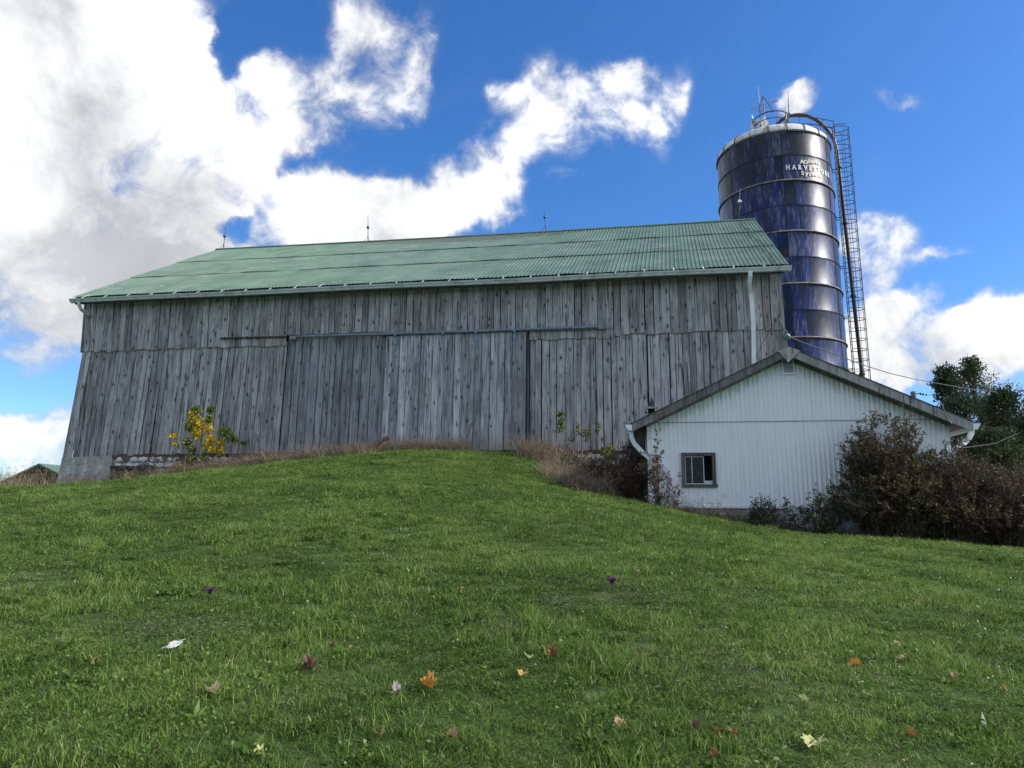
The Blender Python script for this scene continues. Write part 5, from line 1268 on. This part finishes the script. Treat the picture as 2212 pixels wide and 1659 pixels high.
grass = link('grass', me, M_GRASS, None, kind='stuff', label='mown green lawn grass covering the bank', cat='grass')
ng = bpy.data.node_groups.new('tuft_scatter', 'GeometryNodeTree'); ng.interface.new_socket('Geometry', in_out='INPUT', socket_type='NodeSocketGeometry'); ng.interface.new_socket('Geometry', in_out='OUTPUT', socket_type='NodeSocketGeometry')
g = NT(ng); gi = g.n('NodeGroupInput'); go = g.n('NodeGroupOutput')
ci_ = g.n('GeometryNodeCollectionInfo', {'Collection': tufts, 'Separate Children': True, 'Reset Children': True})
def nattr(nm, ty): nd = g.n('GeometryNodeInputNamedAttribute', data_type=ty); nd.inputs[0].default_value = nm; return nd.outputs[0]
inst = g.n('GeometryNodeInstanceOnPoints', {'Points': gi.outputs[0], 'Instance': ci_.outputs[0], 'Pick Instance': True, 'Instance Index': nattr('tidx', 'INT'), 'Rotation': nattr('trot', 'FLOAT_VECTOR'), 'Scale': nattr('tscale', 'FLOAT_VECTOR')})
ng.links.new(inst.outputs[0], go.inputs[0])
md = grass.modifiers.new('scatter', 'NODES'); md.node_group = ng
print('tufts', len(LP))

# ------------------------------------------------------------------ fallen leaves, thistles and scraps on the lawn
def leafmat(name, c1, c2, spot):
    m, n = mat(name); co = n.n('ShaderNodeTexCoord').outputs['Object']
    c = n.mix(n.ss(n.noise(co, 22, 4, .6), .35, .65), (*c1, 1), (*c2, 1)); c = n.mix(n.ss(n.noise(co, 30, 3, .6), .62, .70), c, (*spot, 1))
    b = n.n('ShaderNodeBsdfPrincipled', {'Base Color': c, 'Roughness': .6}); t = n.n('ShaderNodeBsdfTranslucent', {0: c})
    n.n('ShaderNodeOutputMaterial', {0: n.n('ShaderNodeMixShader', {0: .3, 1: b.outputs[0], 2: t.outputs[0]}).outputs[0]}); return m
LM = {'tan': leafmat('tan_leaf', (.34, .21, .11), (.50, .33, .18), (.12, .07, .04)), 'gold': leafmat('golden_leaf', (.42, .26, .06), (.58, .38, .11), (.12, .06, .02)),
      'rust': leafmat('rust_leaf', (.22, .09, .035), (.38, .17, .07), (.06, .03, .02)), 'brown': leafmat('brown_leaf', (.07, .035, .025), (.20, .10, .06), (.03, .02, .015)),
      'cream': leafmat('cream_leaf', (.46, .37, .19), (.60, .50, .29), (.3, .2, .1)), 'lime': leafmat('pale_green_leaf', (.42, .45, .14), (.60, .58, .24), (.3, .28, .1)),
      'grey': leafmat('grey_leaf', (.22, .19, .175), (.36, .32, .30), (.10, .08, .08)), 'orange': leafmat('orange_leaf', (.45, .18, .03), (.60, .32, .06), (.05, .03, .02))}
OUT = [(0, -.28), (.12, -.26), (.36, -.32), (.36, -.14), (.52, -.02), (.42, .08), (.48, .28), (.30, .27), (.24, .40), (.14, .38), (0, .56), (-.14, .38), (-.25, .41), (-.30, .27), (-.49, .25), (-.41, .07), (-.53, -.04), (-.36, -.14), (-.35, -.32), (-.12, -.26)]
def fallen_leaf(px, py, size, m_, curl, lab, fold=0.0, narrow=1.0, stem=True, lift=.034):
    q = gp(px, py); size *= .90; e = empty('fallen_leaf', (q.x, q.y, h1(q.x, q.y)+lift), random.uniform(0, 6.28), label=lab, cat='leaf', group='fallen leaves on the lawn')
    v = [(0, 0, 0)]; half = [(x*.5, y*.5) for x, y in OUT]
    for x, y in half + OUT:
        x *= narrow; z = curl*(x*x*1.6 + y*y*.9) + fold*abs(x) + random.uniform(-.07, .07); v.append((x*(1-.25*abs(fold)), y, z))
    n_ = len(OUT); f = [(0, 1+i, 1+(i+1) % n_) for i in range(n_)] + [(1+i, 1+n_+i, 1+n_+(i+1) % n_, 1+(i+1) % n_) for i in range(n_)]
    M_ = Matrix.Rotation(random.uniform(-.35, .35), 4, 'X') @ Matrix.Rotation(random.uniform(-.35, .35), 4, 'Y') @ Matrix.Scale(size, 4)
    MB().add([tuple(M_ @ Vector(p)) for p in v], f).obj('blade', LM[m_], e)
    if stem: MB().tube([tuple(M_ @ Vector(p)) for p in ((0, -.25, 0), (.06, -.6, .05), (.02, -.85, .12))], size*.016, 4).obj('stalk', LM['brown'] if m_ in ('brown', 'rust') else LM['cream'], e)
    return e
for a_ in [(205, 1443, .085, 'rust', 1.2, 'small orange brown curled leaf alone at the far left of the lawn', .6),
           (457, 1512, .13, 'cream', .6, 'crumpled yellow and tan leaf in the left foreground', .5), (668, 1462, .13, 'brown', 1.3, 'dark brown curled leaf standing in the grass left of centre', .7),
           (716, 1411, .08, 'brown', .9, 'small rusty leaf beyond the dark brown curled one', .3), (609, 1422, .06, 'gold', .6, 'tiny yellow leaf sliver left of centre', 1.0, .35),
           (857, 1511, .11, 'grey', .8, 'grey weathered leaf left of the bright orange one', .4), (923, 1498, .13, 'orange', 1.0, 'bright orange leaf with dark blotches standing in the foreground', .8),
           (777, 1578, .10, 'tan', .9, 'upright narrow tan leaf near the bottom left of centre', 1.2, .4), (820, 1607, .10, 'tan', .8, 'tan leaf lower right of the narrow upright one', .5),
           (973, 1614, .09, 'tan', .9, 'pinkish tan crumpled leaf at the bottom centre', .7), (1130, 1467, .095, 'gold', .3, 'golden triangular leaf right of centre', .2),
           (1141, 1434, .09, 'lime', .4, 'pale green leaf just beyond the golden triangular one', .4), (1109, 1442, .06, 'brown', 1.2, 'tiny brown scrap of leaf left of the pale green one', .8),
           (1198, 1432, .10, 'rust', 1.2, 'reddish brown leaf right of the pale green one', .9), (1339, 1582, .09, 'tan', .7, 'pale tan leaf near the bottom right of centre', .3),
           (1762, 1624, .16, 'lime', .25, 'largest leaf, pale yellow green, at the bottom right', .3), (1950, 1434, .11, 'cream', .4, 'cream maple leaf, nearer of the pale pair on the right', .3),
           (1941, 1402, .09, 'cream', .4, 'cream maple leaf, farther of the pale pair on the right', .3), (1851, 1447, .09, 'orange', .8, 'yellow leaf with dark spots left of the pale pair', .7),
           (1883, 1436, .09, 'grey', .8, 'dull grey brown leaf between the spotted and the pale leaves', .4), (2059, 1474, .085, 'tan', .8, 'small tan orange leaf at the right of the lawn', .5),
           (1985, 1307, .10, 'tan', .4, 'peach leaf farthest up the slope on the right', .3), (1585, 1602, .08, 'rust', .9, 'orange brown leaf at the bottom, left of the largest leaf', .5),
           (1550, 1597, .10, 'rust', .6, 'flat russet leaf at the bottom right of centre', .3), (1502, 1592, .10, 'brown', 1.0, 'dark brown leaf leftmost of the bottom right cluster', .5),
           (1972, 1606, .075, 'rust', .8, 'small orange brown leaf at the bottom right corner area', .5), (1737, 1527, .10, 'lime', .5, 'thin yellowish leaf half sunk in grass, lower right', .8, .6),
           (559, 1651, .10, 'lime', .4, 'pale yellow leaf on the bottom edge at the left', .5), (1000, 1281, .05, 'gold', .6, 'tiny orange leaf halfway up the lawn at the centre', .4),
           (1386, 1425, .08, 'brown', .8, 'small dark brown leaf in the dried patch right of centre', .5), (2172, 1502, .05, 'gold', .6, 'tiny golden leaf near the right edge', .5), (1545, 1652, .07, 'rust', .7, 'rusty leaf on the bottom edge right of centre', .4)]:
    fallen_leaf(*a_[:7], narrow=a_[7] if len(a_) > 7 else 1.0)
M_CLIP2 = simple('dull_white_feather', (.46, .46, .45), .7, .12, 30)
q = gp(375, 1418); e = empty('feather', (q.x, q.y, h1(q.x, q.y)+.06), R(35), label='white feather lying on the grass in the left foreground', cat='feather')
v = [(-.07, 0, 0), (-.04, -.024, .0), (0, -.030, .004), (.035, -.018, .012), (.07, 0, .030), (.035, .016, .030), (0, .026, .034), (-.04, .020, .026)]
MB().add([(x*.8, y*.9, z*1.3) for x, y, z in v], [(0,1,7), (1,2,6,7), (2,3,5,6), (3,4,5)]).obj('vane', M_CLIP2, e); MB().tube([(-.085, 0, .0), (0, 0, .030), (.07, 0, .052)], .0016, 4).obj('quill', M_WHITE, e)
M_PURP = simple('purple_thistle_petals', (.22, .03, .20), .6, .3, 30); M_PLASTIC = simple('purple_plastic', (.25, .08, .35), .4, .2)
q = gp(449, 1306); e = empty('thistle_flower', (q.x, q.y, h1(q.x, q.y)), 0, label='purple thistle flower standing in the grass at the left', cat='flower')
MB().tube([(0, 0, 0), (.01, 0, .10)], .004, 5).obj('stem', M_WEED, e); MB().sphere((.01, 0, .11), .018).obj('bulb', M_WEED, e)
r_ = np.random.default_rng(3); d = norm(np.c_[r_.normal(0, .7, (160, 2)), r_.uniform(.1, 1, 160)]); V, F = leaf_quads(np.tile([[.01, 0, .115]], (160, 1)), d, .040, .008, r_)
link('petals', np_mesh('petals', V, F, np.zeros(len(V))), M_PURP, e)
q = gp(1321, 1280); e = empty('thistle_flower', (q.x, q.y, h1(q.x, q.y)), 0, label='purple thistle head beside the grey dried patch right of centre', cat='flower')
MB().tube([(0, 0, 0), (.01, 0, .09)], .005, 5).obj('stem', M_WEED, e); MB().sphere((.01, 0, .10), .020).obj('bulb', M_WEED, e)
V, F = leaf_quads(np.tile([[.01, 0, .105]], (160, 1)), d, .050, .010, r_); link('petals', np_mesh('petals', V, F, np.zeros(len(V))), M_PURP, e)
# patches of dried clippings
M_CLIP = foliage('dried_clippings', [(0, (.06, .055, .035)), (.5, (.15, .14, .10)), (1, (.28, .25, .19))], .1)
for px, py, sx, sy, n_, lab in ((1360, 1280, .55, .22, 900, 'grey dried grass clippings by the purple thistle head right of centre'), (1200, 1313, .28, .16, 450, 'small dried patch left of the grey clippings'),
                           (460, 1378, .34, .14, 500, 'curved pale dried stalks below the thistle flower on the left'), (330, 1362, .42, .10, 450, 'grey green dried patch at the left'),
                           (1575, 1460, .45, .20, 800, 'bare brown patch with dead grass in the right foreground'), (1385, 1436, .25, .14, 400, 'dead grass around the dark brown leaf'), (1100, 1355, .3, .1, 300, 'faint brown patch in the middle of the lawn')):
    q = gp(px, py); r_ = np.random.default_rng(px); c = np.c_[q.x + r_.normal(0, sx*.5, n_), q.y + r_.normal(0, sy*1.6, n_), np.zeros(n_)]; c[:, 2] = hgt(c[:, 0], c[:, 1]) + r_.uniform(.01, .055, n_)
    dd = norm(np.c_[r_.normal(size=(n_, 2)), r_.normal(0, .25, n_)]); V, F = leaf_quads(c, dd, r_.uniform(.03, .07, n_), .004, r_)
    link('dry_clippings', np_mesh('dry_clippings', V, F, np.repeat(r_.uniform(0, 1, n_), 4)), M_CLIP, None, kind='stuff', label=lab, cat='dead grass')
# crumbs of older dead leaves lost between the blades
r_ = np.random.default_rng(77); n_ = 420; yy = r_.uniform(2.6, 13, n_); xx = r_.uniform(-1, 1, n_)*yy*.8
c = np.c_[xx, yy, hgt(xx, yy) + r_.uniform(.015, .045, n_)]; V, F = leaf_quads(c, norm(np.c_[r_.normal(size=(n_, 2)), r_.normal(0, .35, n_)]), r_.uniform(.02, .05, n_), r_.uniform(.012, .03, n_), r_)
link('leaf_litter', np_mesh('leaf_litter', V, F, np.repeat(r_.uniform(.1, 1, n_), 4)), M_DOCK, None, kind='stuff', label='small brown crumbs of dead leaf between the grass blades', cat='leaf litter')
